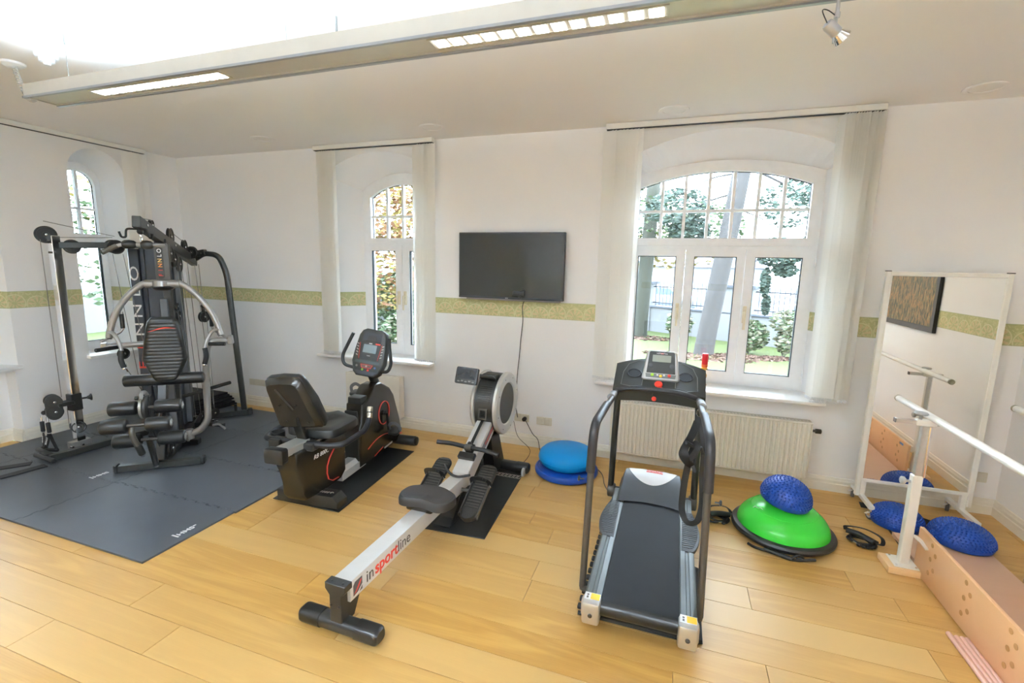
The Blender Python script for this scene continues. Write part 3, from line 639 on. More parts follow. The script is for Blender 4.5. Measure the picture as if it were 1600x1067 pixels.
# spotlight hanging from the right end of the lamp
def spotlight(x, y, label, aim, power):
    t = thing('spotlight', label, 'spotlight', (x,y,2.45)); al = mat('spot_alu', (.55,.57,.62), .3, metal=.6); z = 2.345; k = .68
    part('rod', MB().cyl((x,y,2.452), (x,y,z+.035), .005, 10).cyl((x,y,z+.035), (x,y,z+.022), .008, 12), al, t)
    c = Vector((x,y,z-.014)); dr = Vector(aim).normalized(); _, e1, e2 = frame_from(dr)
    part('bracket', MB().beam(Vector((x,y,z+.03)), c-dr*.003, .012, .003, up=dr, bev=.001).beam(c-dr*.003-Vector((0,0,.018)), c-dr*.003-Vector((0,0,.034)), .007, .003, up=dr, bev=.001), al, t)
    part('lamp_body', MB().lathe([(r_*k, z_*k) for r_, z_ in [(0,-.05),(.020,-.05),(.024,-.04),(.024,.010),(.022,.012),(0,.012)]], c, dr, 20), al, t)
    part('reflector', MB().lathe([(r_*k, z_*k) for r_, z_ in [(.020,.010),(.036,.045),(.034,.045),(.018,.012)]], c, dr, 20), CHROME, t)
    part('bulb', MB().lathe([(r_*k, z_*k) for r_, z_ in [(0,.030),(.012,.028),(.016,.014),(0,.012)]], c, dr, 14), BULB, t)
    part('lamp_wire', MB().tube(catmull([c-dr*.030, c-dr*.055+Vector((0,0,.02)), Vector((x,y,z+.02))-dr*.035, Vector((x,y,z+.025))], 6), .0014, 6), GASK, t)
    ld = bpy.data.lights.new('spot', 'SPOT'); ld.energy = power; ld.color = (1,.84,.66); ld.spot_size = 1.6; ld.spot_blend = .8; ld.shadow_soft_size = .03
    lo = bpy.data.objects.new('spot', ld); COL.objects.link(lo); lo.parent = t; lo.location = c+dr*.05-Vector((x,y,2.45)); lo.rotation_euler = dr.to_track_quat('-Z','Y').to_euler()
spotlight(.378, 1.70, 'small silver halogen spotlight hanging from the right end of the long lamp', (.75,.35,-.55), 22)

# ================================================================== ROWING MACHINE (local frame: y along the rail)
t = thing('rowing_machine', 'silver and black rowing machine with a long rail and round flywheel on a black mat', 'rowing machine', (-1.315,1.55,0), -.02, world=False)
RM = t
# front foot
part('front_foot', MB().tube([(-.13,.0,.042), (.13,.0,.042)], 1, sec=[(x*1.0, y*1.0) for x, y in rrect(.075,.062,.022,3)], up=(0,0,1)), BLACKP, t)
for s_ in (-1, 1):
    part('foot_cap', MB().tube([(s_*.095,0,.042), (s_*.195,0,.042), (s_*.205,0,.042), (s_*.213,0,.042)], 1, sec=rrect(.082,.070,.026,4), up=(0,0,1), rs=[1,1,.93,.72]), BLACK, t)
part('front_post', MB().prism([(-.030,0),(.030,0),(.030,.150),(.032,.178),(-.032,.178),(-.030,.150)][:0] or [(-.032,.045),(.032,.045),(.032,.195),(.055,.222),(.055,.250),(-.055,.250),(-.055,.222),(-.032,.195)], (0,-.030,0), (1.0,0,0), (0,0,1), (0,.050,0), .003, 1), BLACKP, t)
part('front_brace', MB().prism([(.020,.05),(.060,.05),(.115,.155),(.020,.155)], (-.028,0,0), (0,1,0), (0,0,1), (.056,0,0), .002, 1), BLACK, t)
for z in (.15,): 
    for x in (-.02,.022): part('bolt', MB().cyl((x,-.030,z), (x,-.037,z), .006, 8, bev=.002), BLACK, t)
for x in (-.03,.03): part('bolt', MB().cyl((x,-.01,.248), (x,-.01,.253), .006, 8, bev=.002), BLACK, t)
# rail, flat part
RAILM = mat('rail_anodised', (.70,.70,.70), .36, metal=.35)
part('rail', MB().prism([(-.047,.150),(.047,.150),(.050,.165),(.050,.232),(.046,.243),(-.046,.243),(-.050,.232),(-.050,.165)], (0,.012,0), (1,0,0), (0,0,1), (0,1.26,0)), RAILM, t)
# raised part up to the flywheel
A = Vector((0,1.215,.205)); B = Vector((0,1.74,.515)); dr = (B-A).normalized(); nrm = Vector((0,-dr.z,dr.y))
part('upper_rail', MB().beam(A, B, .118, .105, bev=.004), RAILM, t)
part('rail_joint', MB().box(-.062,.062,1.222,1.232,.16,.268,.002), ALU, t)
up = lambda f, x, h: A+(B-A)*f+nrm*(.0525+h)+Vector((x,0,0))
# flywheel housing
fc = Vector((0,1.80,.585)); R = .242
part('flywheel_drum', MB().cyl(fc-Vector((.092,0,0)), fc+Vector((.092,0,0)), R-.012, 56), BLACKP, t)
for s_ in (-1, 1):
    ds = part('flywheel_rim', MB().lathe([(.158,.002),(.166,.012),(.20,.016),(.232,.012),(R,0),(R+.001,-.018),(R-.012,-.022)], fc+Vector((s_*.095,0,0)), (s_,0,0), 60), mat('rim_silver', (.60,.60,.58), .30, metal=.45), t)
    part('mesh_disc', MB().lathe([(0,.001),(.161,.003)], fc+Vector((s_*.095,0,0)), (s_,0,0), 48), mat('perforated_grey', (.055,.055,.05), .5, noise=.9, nscale=420), ds, label='fine perforated dark grey disc')
    for q in range(8):
        an = q*PI/4+.3; part('screw', MB().cyl(fc+Vector((s_*.106,.205*math.cos(an),.205*math.sin(an))), fc+Vector((s_*.112,.205*math.cos(an),.205*math.sin(an))), .004, 8), BLACK, ds)
def drum(a, x, e=0): a = math.radians(a); return fc+Vector((x, -math.cos(a)*(R-.012+e), math.sin(a)*(R-.012+e)))
# vent grille on the drum facing the rower
gr = part('vent_frame', MB().grid(lambda u, v: drum(12+34*u, -.058+.116*v, .004), 8, 2), BLACK, t)
for q in range(9):
    a = 14.5+q*3.7; part('vent_slat', MB().beam(drum(a,-.05,.007), drum(a,.05,.007), .006, .005, bev=.001), GUNM, gr)
part('strap_guide', MB().ring([(-.034,-.04),(.034,-.04),(.034,.04),(-.034,.04)], [(-.022,-.028),(.022,-.028),(.022,.028),(-.022,.028)], drum(-8,0,-.004), (1,0,0), (0,.14,.99), (0,-.02,0)), GUNM, t)
part('strap', MB().tube([drum(-10,.0,.01), up(.86,0,.028), up(.34,0,.03)], 1, sec=[(.011,.0015),(-.011,.0015),(-.011,-.0015),(.011,-.0015)], up=(0,-.5,.86)), FOAM, t)
# monitor on an arm
dp = part('monitor_arm', MB().tube(catmull([drum(62,.035,.0), drum(58,.025,.035), drum(52,-.05,.075)], 5), .017, 10, rs=None), BLACKP, t)
mc = Vector((-.105,1.505,.845)); me_x = Vector((.985,.10,-.05)).normalized(); me_z = Vector((.04,.30,.95)).normalized(); me_y = me_z.cross(me_x)
part('arm_clamp', MB().beam(drum(66,-.06,.012), drum(66,.06,.012), .05, .045, bev=.01, seg=2), BLACKP, t)
mn = part('monitor', MB().prism(rrect(.168,.122,.012), mc, me_x, me_z, me_y*.028, .004), BLACKP, t)
part('monitor_screen', MB().prism(rrect(.140,.075,.004), mc+me_z*.014-me_y*.0012, me_x, me_z, me_y*.003), SCREEN, mn)
for q, x in enumerate((-.055,-.028,0,.028,.055)): part('button', MB().prism(rrect(.018,.010,.004,2,x,-.043+(.004 if q % 2 else 0)), mc-me_y*.003, me_x, me_z, me_y*.004), mat('button_grey', (.22,.22,.21), .4), mn)
# pull handle on its rest
hc = up(.30, 0, .045)
part('handle_rest', MB().beam(up(.22,-.062,.012), up(.22,.062,.012), .05, .03, up=nrm, bev=.004).beam(up(.33,-.03,.015), up(.33,.03,.015), .06, .03, up=nrm, bev=.004), BLACK, t)
hb = part('handle', MB().tube(catmull([hc+Vector((-.235,-.02,.015)), hc+Vector((-.12,-.004,.012)), hc, hc+Vector((.12,-.004,.0)), hc+Vector((.235,-.02,-.012))], 5), .0155, 12), FOAM, t)
part('handle_clamp', MB().cyl(hc+Vector((-.024,0,0)), hc+Vector((.024,0,0)), .024, 14, bev=.004), GUNM, hb)
part('strap_knob', MB().ball(hc+dr*.02+Vector((0,0,.012)), .016, 10), BLACK, hb)
part('rail_sticker', MB().beam(A+(B-A)*.42+Vector((.0595,0,0)), A+(B-A)*.86+Vector((.0595,0,0)), .001, .05, bev=0), mat('sticker_dark', (.20,.20,.23), .5), t)
text(t, 'insportline', .040, A+(B-A)*.64+Vector((.0606,0,0)), dr, nrm, REDP)
# seat
sc = Vector((.02,.735,.30)); outl = []
for q in range(40):
    an = 2*PI*q/40; x = math.cos(an); y = math.sin(an)
    px_ = .172*math.copysign(abs(x)**.55, x); py_ = .10*math.copysign(abs(y)**.6, y); outl.append((px_*(1-.10*(py_/.10)*(1 if py_ < 0 else -.6)*0+(-.14*max(0,-py_/.1))), py_+.018*math.cos(px_/.17*PI)))
def seatpt(u, v):     # u: radial layers, v around
    i = int(round(v*40)) % 40; x, y = outl[i]; k = [1.0, 1.0, .97, .90, .62, .30, .02][int(round(u*6))]; z = [-.028, .0, .014, .022, .020, .012, .010][int(round(u*6))]
    hollow = -.010*math.exp(-((abs(x*k)-.06)/.03)**2-((y*k+.01)/.04)**2)
    return sc+Vector((x*k, y*k, z+hollow))
part('seat', MB().grid(seatpt, 7, 40, cv=True).add([seatpt(0, q/40) for q in range(40)], [list(range(40))]), mat('seat_foam', (.020,.017,.016), .5, noise=.1, bump=.2, bscale=300), t)
part('seat_carriage', MB().box(-.085,.085,.66,.81,.236,.275,.012,2), BLACKB, t)
# pedals
for s_ in (-1, 1):
    px0 = s_*.155+.03*(s_ > 0)
    pa = Vector((px0,.90,.085)); pb = Vector((px0,1.30,.285)); pd = (pb-pa).normalized(); pn = Vector((0,-pd.z,pd.y))
    pl_ = part('pedal', MB().prism(rrect(.118,.43,.045,5), (pa+pb)/2, (1,0,0), pd, pn*.022, .004), BLACKP, t)
    for q in range(16):
        c = pa+pd*(.10+q*.0215)+pn*.024; part('pedal_rib', MB().beam(c-Vector((.046,0,0)), c+Vector((.046,0,0)), .006, .004, up=pn, bev=.001), GUNM, pl_)
    hcp = pa+pd*.06+pn*.02
    part('heel_cup', MB().tube([hcp+Vector((.05*math.cos(a_),0,0))-pd*(.055*math.sin(a_)) for a_ in [PI*q/10 for q in range(11)]], 1, sec=[(.003,.02),(-.003,.02),(-.003,-.02),(.003,-.02)], up=pn), BLACKP, pl_)
    for xx in (-.060,.060): part('side_bar', MB().beam(pa+Vector((xx,0,0))+pd*.03+pn*.012, pa+Vector((xx,0,0))+pd*.30+pn*.03, .007, .028, bev=.002), GUNM, pl_)
    c0 = pa+pd*.27+pn*.02
    part('foot_strap', MB().tube(catmull([c0-Vector((.062,0,0)), c0+Vector((-.055,0,0))+pn*.05, c0+pn*.066, c0+Vector((.055,0,0))+pn*.05, c0+Vector((.062,0,0))], 5), 1, sec=[(.016,.0015),(-.016,.0015),(-.016,-.0015),(.016,-.0015)], up=pd), RUB, pl_)
    part('strap_buckle', MB().beam(c0+Vector((.02,0,0))+pn*.070, c0+Vector((.045,0,0))+pn*.058, .03, .010, up=pd, bev=.003), BLACK, pl_)
    for xx in (-.064,.064): part('bolt', MB().cyl(c0+Vector((xx-.004,0,0)), c0+Vector((xx+.004,0,0)), .009, 10, bev=.002), CHROME, pl_)
part('pedal_axle', MB().cyl((-.16,1.12,.175), (.19,1.12,.175), .012, 10), GUNM, t)
part('pull_cord', MB().tube(catmull([(-.10,1.17,.30), (-.05,1.14,.262), (.02,1.12,.258), (.10,1.14,.275)], 5), .009, 8), FOAM, t)
# stands
part('middle_stand', MB().prism([(.93,.0),(1.075,.0),(1.08,.006),(1.20,.150),(1.17,.150),(1.03,.012),(.93,.008)], (-.055,0,0), (0,1,0), (0,0,1), (.11,0,0)), BLACK, t)
part('stand_side', MB().prism([(.955,.0),(1.075,.0),(1.22,.155),(1.10,.155)], (.048,0,0), (0,1,0), (0,0,1), (.006,0,0)), BLACK, t)
part('rear_post', MB().prism([(1.71,.03),(1.93,.03),(1.78,.36),(1.62,.36)], (-.045,0,0), (0,1,0), (0,0,1), (.09,0,0), .004, 1), BLACK, t)
part('rear_foot', MB().tube([(-.20,1.875,.045), (.20,1.875,.045)], 1, sec=rrect(.085,.07,.025,3), up=(0,0,1)), BLACKP, t)
for s_ in (-1, 1):
    part('foot_cap', MB().tube([(s_*.17,1.875,.045), (s_*.255,1.875,.045), (s_*.265,1.875,.045), (s_*.272,1.875,.045)], 1, sec=rrect(.092,.078,.03,4), up=(0,0,1), rs=[1,1,.93,.75]), BLACK, t)
    part('transport_wheel', MB().cyl((s_*.235,1.815,.035), (s_*.255,1.815,.035), .034, 20, bev=.004), mat('wheel_grey', (.36,.36,.36), .5), t)
# print on the rail
ty = lambda y: Vector((.0508, y, .198))
tm = [('in', DPRINT, .150, 0, .085, 1), ('sport', REDP, .283, .0018, .088, 1), ('line', DPRINT, .437, 0, .085, 1)]
for tx, m_, y, b_, sz, xs in tm: text(t, tx, sz, ty(y), (0,1,0), (0,0,1), m_, bold=b_, label=('red word on the rail side' if tx == 'sport' else None))
part('logo', MB().prism([(0,0),(.062,0),(.062,.064),(.012,.064),(0,.050)], (.0503,.030,.166), (0,1,0), (0,0,1), (.0006,0,0)), DPRINT, t)
part('logo_swoosh', MB().add([(.0514,.033+.056*x,.172+.052*z) for x, z in ((0,0),(.3,.10),(.6,.35),(.95,.80),(1,.95),(.75,.88),(.45,.5),(.2,.2))], [[0,1,2,3,4,5,6,7]]), REDP, t, sharp=0)
part('logo_line', MB().add([(.0514,.030+.062*x,.166+.03*z) for x, z in ((0,0),(.5,.18),(1,.9),(1,.72),(.6,.02),(.3,-.1))], [[0,1,2,3,4,5]]), WPRINT, t, sharp=0)

def mat_sheet(name, label, pts, h, m, txt=None):
    cx = sum(p[0] for p in pts)/len(pts); cy = sum(p[1] for p in pts)/len(pts)
    return single(name, MB().prism(pts, (0,0,0.0005), (1,0,0), (0,1,0), (0,0,h), min(.002, h*.4), 1), m, label, 'floor mat', loc=(cx,cy,0))
rmat = mat_sheet('floor_mat', 'thin black floor mat under the rowing machine', [(-1.50,2.42),(-.99,2.455),(-1.055,3.49),(-1.56,3.46)], .006, MATD)
rg = MB()
for q in range(7):
    x_ = -1.262+.031*q; sl_ = .010
    rg.ring([(x_,3.305),(x_+.026,3.304),(x_+.026+sl_,3.362),(x_+sl_,3.363)], [(x_+.006,3.312),(x_+.021,3.311),(x_+.020+sl_,3.355),(x_+.006+sl_,3.356)], (0,0,.0066), (1,0,0), (0,1,0), (0,0,.0005))
part('printed_mark', rg, LGPRINT, rmat)
bmat = mat_sheet('floor_mat', 'thin black floor mat under the exercise bike', [(-2.56,2.385),(-2.012,2.395),(-2.09,3.49),(-2.65,3.47)], .006, MATD)
RM.location.z = .0065

# ================================================================== EXERCISE BIKE (local: x sideways, y towards the wall)
t = thing('exercise_bike', 'black recumbent exercise bike with seat backrest and red-ringed flywheel cover', 'exercise bike', (-2.27,2.44,.0065), math.radians(5), world=False)
part('rear_foot', MB().prism([(-.235,0),(.235,0),(.235,.045),(.195,.085),(-.235,.085)], (0,-.055,.004), (1,0,0), (0,0,1), (0,.115,0), .008, 2), BLACKP, t)
fm = MB()
for q in range(5): fm.beam((.055+.018*q,-.012,.0895), (.063+.018*q,.012,.0895), .007, .0008, bev=0)
part('printed_mark', fm.tube([(.160+.010*math.cos(a),.010*math.sin(a),.0897) for a in [q*.5 for q in range(10)]], .002, 5), LGPRINT, t)
# seat post cover
prof = [(-.225,.425),(.30,.405),(.335,.30),(.30,.255),(.30,.10),(.24,.055),(.02,.055),(-.15,.075),(-.185,.12),(-.19,.20),(-.215,.29),(-.235,.335)]
part('rear_cover', MB().prism(prof, (-.075,0,.02), (0,1,0), (0,0,1), (.150,0,0), .016, 3), BLACKB, t)
part('red_stripe', MB().tube([(.0765, y, z) for y, z in [(.20+.0,.355),(.155,.335),(.105,.29),(.075,.24),(.07,.19),(.085,.14),(.13,.11),(.20,.105)]], 1, sec=[(.0025,.006),(-.0025,.006),(-.0025,-.006),(.0025,-.006)], up=(1,0,0)), REDP, t)
text(t, 'RB 800C', .042, (.0765,.02,.352), (0,.995,-.03), (0,.03,.995), WPRINT, shear=.25, xs=1.05)
part('seat_rail', MB().beam((0,-.30,.467), (0,.38,.440), .105, .05, bev=.004), mat('rail_alu', (.60,.60,.58), .3, metal=.6), t)
part('rail_end_cap', MB().prism(rrect(.135,.095,.016), (0,-.335,.46), (1,0,0), (0,0,1), (0,.055,0), .006), BLACKP, t)
part('lower_rail', MB().prism([(-.06,.035),(.06,.035),(.06,.095),(.035,.125),(-.035,.125),(-.06,.095)], (0,.27,0), (1,0,0), (0,0,1), (0,.32,0)), RAILM, t)
# front shroud
fp = [(.50,.045),(1.12,.045),(1.19,.13),(1.15,.26),(1.05,.50),(.985,.575),(.84,.655),(.74,.65),(.62,.56),(.545,.545),(.53,.40),(.50,.36)]
part('flywheel_shroud', MB().prism(fp, (-.075,0,0), (0,1,0), (0,0,1), (.15,0,0), .02, 3), BLACKB, t)
part('shroud_cap', MB().prism([(-.06,.535),(.06,.535),(.055,.595),(-.055,.595)], (0,.545,0), (1,0,0), (0,0,1), (0,.10,0), .008), BLACKP, t)
part('front_panel', MB().prism([(-.058,.05),(.058,.05),(.062,.36),(.05,.50),(-.05,.50),(-.062,.36)], (0,.488,0), (1,0,0), (0,0,1), (0,.03,0), .006), BLACKP, t)
part('red_ring', MB().tube([(.0775, .865+.088*math.cos(a), .385+.098*math.sin(a)) for a in [2*PI*q/40 for q in range(40)]], 1, sec=[(.003,.005),(-.003,.005),(-.003,-.005),(.003,-.005)], up=(1,0,0), closed=True), REDP, t)
part('red_arc', MB().tube([(.0765, .60+.42*q, .125+.075*math.sin(PI*(.15+.75*q))) for q in [k/10 for k in range(11)]], 1, sec=[(.002,.006),(-.002,.006),(-.002,-.006),(.002,-.006)], up=(1,0,0)), REDP, t)
part('printed_mark', MB().beam((.0762,.86,.070), (.0762,1.0,.076), .001, .016, bev=0), LGPRINT, t); part('small_stripe', MB().beam((.0762,.70,.060), (.0762,.84,.090), .001, .008, bev=0), REDP, t)
# cranks and pedals
ax = Vector((0,.865,.385))
part('crank_hub', MB().cyl(ax+Vector((-.10,0,0)), ax+Vector((.10,0,0)), .018, 16, bev=.004), BLACK, t)
def pedal(sx, c, ang):
    a = Vector((sx*.105,ax.y,ax.z)); 
    cr_ = part('crank', MB().beam(a, (sx*.105,c[1],c[2]), .014, .024, up=(1,0,0), bev=.004), BLACK, t)
    d = Vector((0,math.cos(ang),math.sin(ang))); n = Vector((0,-d.z,d.y)); p = Vector((sx*.165,c[1],c[2]))
    part('pedal', MB().prism(rrect(.09,.105,.018), p-n*.012, (1,0,0), d, n*.024, .004), BLACKP, cr_)
    part('pedal_strap', MB().tube(catmull([p+Vector((-.045,0,0)), p+Vector((-.045,0,0))+n*.05, p+n*.078, p+Vector((.045,0,0))+n*.05, p+Vector((.045,0,0))], 5), 1, sec=[(.014,.0015),(-.014,.0015),(-.014,-.0015),(.014,-.0015)], up=d), mat('strap_grey', (.10,.10,.11), .5), cr_)
pedal(1, (0,.885,.225), .25); pedal(-1, (0,.845,.545), .1)
part('front_foot', MB().cyl((-.235,1.14,.048), (.235,1.14,.048), .044, 20, bev=.006), BLACKP, t)
for s_ in (-1, 1): part('transport_wheel', MB().cyl((s_*.237,1.14,.048), (s_*.248,1.14,.048), .040, 20, bev=.004), BLACK, t)
part('foot_label', MB().box(.095,.13,1.06,1.09,.135,.137), RED, t)
# seat and backrest
so = []
for q in range(36):
    a = 2*PI*q/36; x = math.cos(a); y = math.sin(a); so.append((.195*math.copysign(abs(x)**.45, x), .185*math.copysign(abs(y)**.5, y)))
def seat_fn(u, v):
    x, y = so[int(round(v*36)) % 36]; i = int(round(u*7)); k = [.94,1.0,1.0,.97,.88,.6,.3,.02][i]; z = [0,.008,.045,.058,.064,.062,.056,.055][i]
    X = x*k; Y = y*k; bump = .022*math.exp(-(X/.055)**2)*max(0, (Y+.03)/.19) if Y > -.03 else 0
    return Vector((X+.01, Y+.15, .475+z+(bump if i > 2 else 0)))
part('seat', MB().grid(seat_fn, 8, 36, cv=True).add([seat_fn(0, q/36) for q in range(36)], [list(range(36))]), VINYL, t)
part('seat_bracket', MB().box(-.07,.07,-.06,.22,.455,.482,.006), BLACK, t)
# backrest: hard shell behind, cushion bulging to the front
bo = Vector((.01,-.07,.565)); be = Vector((-.035,-.19,.915)); bz = (be-bo).normalized(); by = Vector((0,1,.36)).normalized(); by = (by-bz*by.dot(bz)).normalized(); bx = by.cross(bz).normalized()
BH = (be-bo).length
def bout(k, wd): # half width along height
    return wd*(1-.20*k)
def backpt(x, k, y): return bo+bz*(k*BH)+bx*x+by*y
ol = [(-1,0.06),(-.93,.0),(0,-.02),(.93,0),(1,.06),(1,.5),(1,.88),(.93,.97),(.75,1.0),(0,1.02),(-.75,1.0),(-.93,.97),(-1,.88),(-1,.5)]
def loft(layers, m, name, parent):
    mb = MB(); n = len(ol); vs = []
    for sc_, yy in layers:
        for x, k in ol:
            kk = .5+(k-.5)*sc_; vs.append(backpt(x*sc_*bout(k, .168), kk, yy(k) if callable(yy) else yy))
    fs = [[r*n+i, r*n+(i+1) % n, (r+1)*n+(i+1) % n, (r+1)*n+i] for r in range(len(layers)-1) for i in range(n)]
    fs += [list(range(n)), [(len(layers)-1)*n+i for i in range(n)]]; mb.add(vs, fs); return part(name, mb, m, parent, sharp=.9)
sh = loft([(.80,-.028),(.84,-.030),(.985,-.004),(1.0,.004),(1.0,.012)], BLACKB, 'backrest_shell', t)
part('shell_groove', MB().beam(backpt(-.05,.84,-.0315), backpt(.02,.42,-.0315), .016, .005, up=by, bev=.002), BLACKP, sh)
for x, k in ((-.07,.52),(.05,.50),(-.07,.18),(.09,.15)): part('screw', MB().cyl(backpt(x,k,-.029), backpt(x,k,-.034), .006, 8), BLACK, sh)
bul = lambda s_: (lambda k: .014+s_*(.050+.055*math.exp(-((k-.30)/.22)**2)))
loft([(1.0,.013),(1.03,.022),(1.03,bul(.55)),(.98,bul(.88)),(.82,bul(1.0)),(.45,bul(.92)),(.05,bul(.88))], VINYL, 'backrest_cushion', t)
part('backrest_bracket', MB().beam((0,-.05,.46), (-.005,-.115,.66), .08, .03, bev=.006), BLACK, t)
# handle loop around the seat
hp = fillet([(-.27,.26,.60), (-.285,.20,.50), (-.31,.02,.465), (-.28,-.085,.462), (.22,-.085,.462), (.285,-.03,.462), (.30,.20,.478), (.295,.27,.53), (.285,.30,.60)], .05, 5)
part('side_handle', MB().tube(hp, .0195, 12), mat('soft_grip', (.013,.0135,.017), .38), t)
for s_, p in ((1, ((.293,.275,.545), (.283,.305,.62))), (-1, ((-.275,.225,.545), (-.265,.275,.62)))):
    g_ = part('pulse_grip', MB().cyl(p[0], p[1], .021, 14, bev=.003), mat('pulse_steel', (.72,.68,.58), .2, metal=.9), t)
    m_ = (Vector(p[0])+Vector(p[1]))/2; dd_ = (Vector(p[1])-Vector(p[0])).normalized(); part('grip_band', MB().cyl(m_-dd_*.004, m_+dd_*.004, .0225, 14), BLACK, g_)
part('handle_clamp', MB().box(.03,.12,-.125,-.045,.425,.475,.006), BLACKP, t); part('handle_clamp', MB().box(-.22,-.13,-.125,-.045,.400,.475,.006), BLACKP, t)
part('bottle_holder', MB().lathe([(.040,-.075),(.045,-.07),(.047,.0),(.043,0),(.041,-.068),(.0,-.07)], (-.245,.0,.485), (0,0,1), 20), BLACKP, t)
part('adjust_lever', MB().tube(catmull([(-.05,-.08,.445), (-.055,-.11,.42), (-.06,-.12,.405)], 4), .004, 6), CHROME, t)
# mast and console
part('console_mast', MB().tube([(0,.90,.585), (-.005,.80,.76)], .036, 16), BLACKP, t)
cc = Vector((.025,.745,.925)); cx_ = Vector((1,.03,-.10)).normalized(); cz_ = Vector((.10,.30,.95)); cz_ = (cz_-cx_*cz_.dot(cx_)).normalized(); cy_ = cz_.cross(cx_).normalized(); cc = cc-Vector((0,0,.008)); cx_ = cx_*1.07; cz_ = cz_*1.09
co = [(-.075,-.175),(.075,-.175),(.105,-.15),(.13,-.07),(.125,.02),(.11,.13),(.09,.165),(.06,.18),(-.06,.18),(-.09,.165),(-.11,.13),(-.125,.02),(-.13,-.07),(-.105,-.15)]
cn = part('console', MB().prism(co, cc, cx_, cz_, cy_*.075, .012, 3), mat('console_grey', (.022,.024,.022), .42), t)
cp = lambda x, z, e=0: cc+cx_*x+cz_*z-cy_*e
def panel(name, poly, m, e=.001, th=.002, lab=None): return part(name, MB().prism(poly, cc-cy_*(e+th), cx_, cz_, cy_*th), m, cn, lab)
panel('tray_recess', [(-.075,.09),(.08,.09),(.075,.15),(-.07,.15)], GASK); panel('tray_tongue', [(-.04,.095),(.042,.095),(.03,.13),(-.03,.13)], BLACKP, .002)
panel('display_bezel', [(-.085,-.055),(.088,-.055),(.085,.078),(-.082,.078)], mat('bezel_black', (.02,.024,.024), .25)); panel('display', rrect(.108,.062,.003,2,0,.030), LCDB, .003)
for a, b in (((-.075,-.05),(-.088,.07)), ((.078,-.05),(.092,.07))): part('red_line', MB().beam(cp(*a,.004), cp(*b,.004), .003, .002, up=cy_, bev=0), REDP, cn)
panel('red_badge', rrect(.040,.010,.002,2,.058,.071), RED, .003)
part('name_mark', MB().prism(rrect(.026,.007,.001,1,-.002,.070), cc-cy_*.0045, cx_, cz_, cy_*.001), WPRINT, cn); text(cn, 'RB 800C', .008, cp(0,-.022,.0042), cx_, cz_, WPRINT)
for k in range(5):
    for s_ in (-1, 1): part('button', MB().prism(rrect(.018,.007,.003,2), cp(s_*(.102-.001*k), .060-.021*k, .003), (cx_+cz_*.4*s_).normalized(), cz_, cy_*.004), mat('button_pale', (.5,.5,.48), .4), cn)
panel('strip', rrect(.20,.018,.004,2,0,-.070), mat('strip_teal', (.05,.08,.09), .3)); panel('key_field', [(-.11,-.085),(.11,-.085),(.09,-.135),(-.09,-.135)], mat('bezel_black', (0,0,0)))
panel('key_cluster', [(-.05,-.088),(.052,-.088),(.04,-.116),(-.038,-.116)], RED, .003); panel('key_inner', [(-.043,-.091),(.045,-.091),(.036,-.112),(-.034,-.112)], mat('keys_dark', (.12,.06,.06), .4), .005)
for x, z, m_, nm in ((-.027,-.128,GREENB,'green start button'), (.020,-.129,RED,'red stop button'), (.072,-.105,BLUEB,'blue button'), (-.078,-.105,mat('button_grey', (0,0,0)),None), (.001,-.101,mat('button_pale', (0,0,0)),None)):
    part('button', MB().cyl(cp(x,z,.002), cp(x,z,.008), .0095, 14, bev=.002), m_, cn, nm)
panel('lower_recess', [(-.085,-.140),(.085,-.140),(.07,-.160),(-.07,-.160)], GASK)
for s_ in (-1, 1):
    e = .135*s_
    part('console_handle', MB().tube(fillet([cp(.06*s_,-.13,-.05), cp(.185*s_-.012,-.115,-.02), cp(.205*s_-.025,-.05,-.03), cp(.165*s_-.02,.07,-.01), cp(.150*s_-.012,.13,.0)], .045, 5), .0135, 12), FOAM, t)
part('handle_clamp', MB().beam(cp(-.10,-.135,-.055), cp(.10,-.135,-.055), .03, .03, bev=.006), BLACK, t)

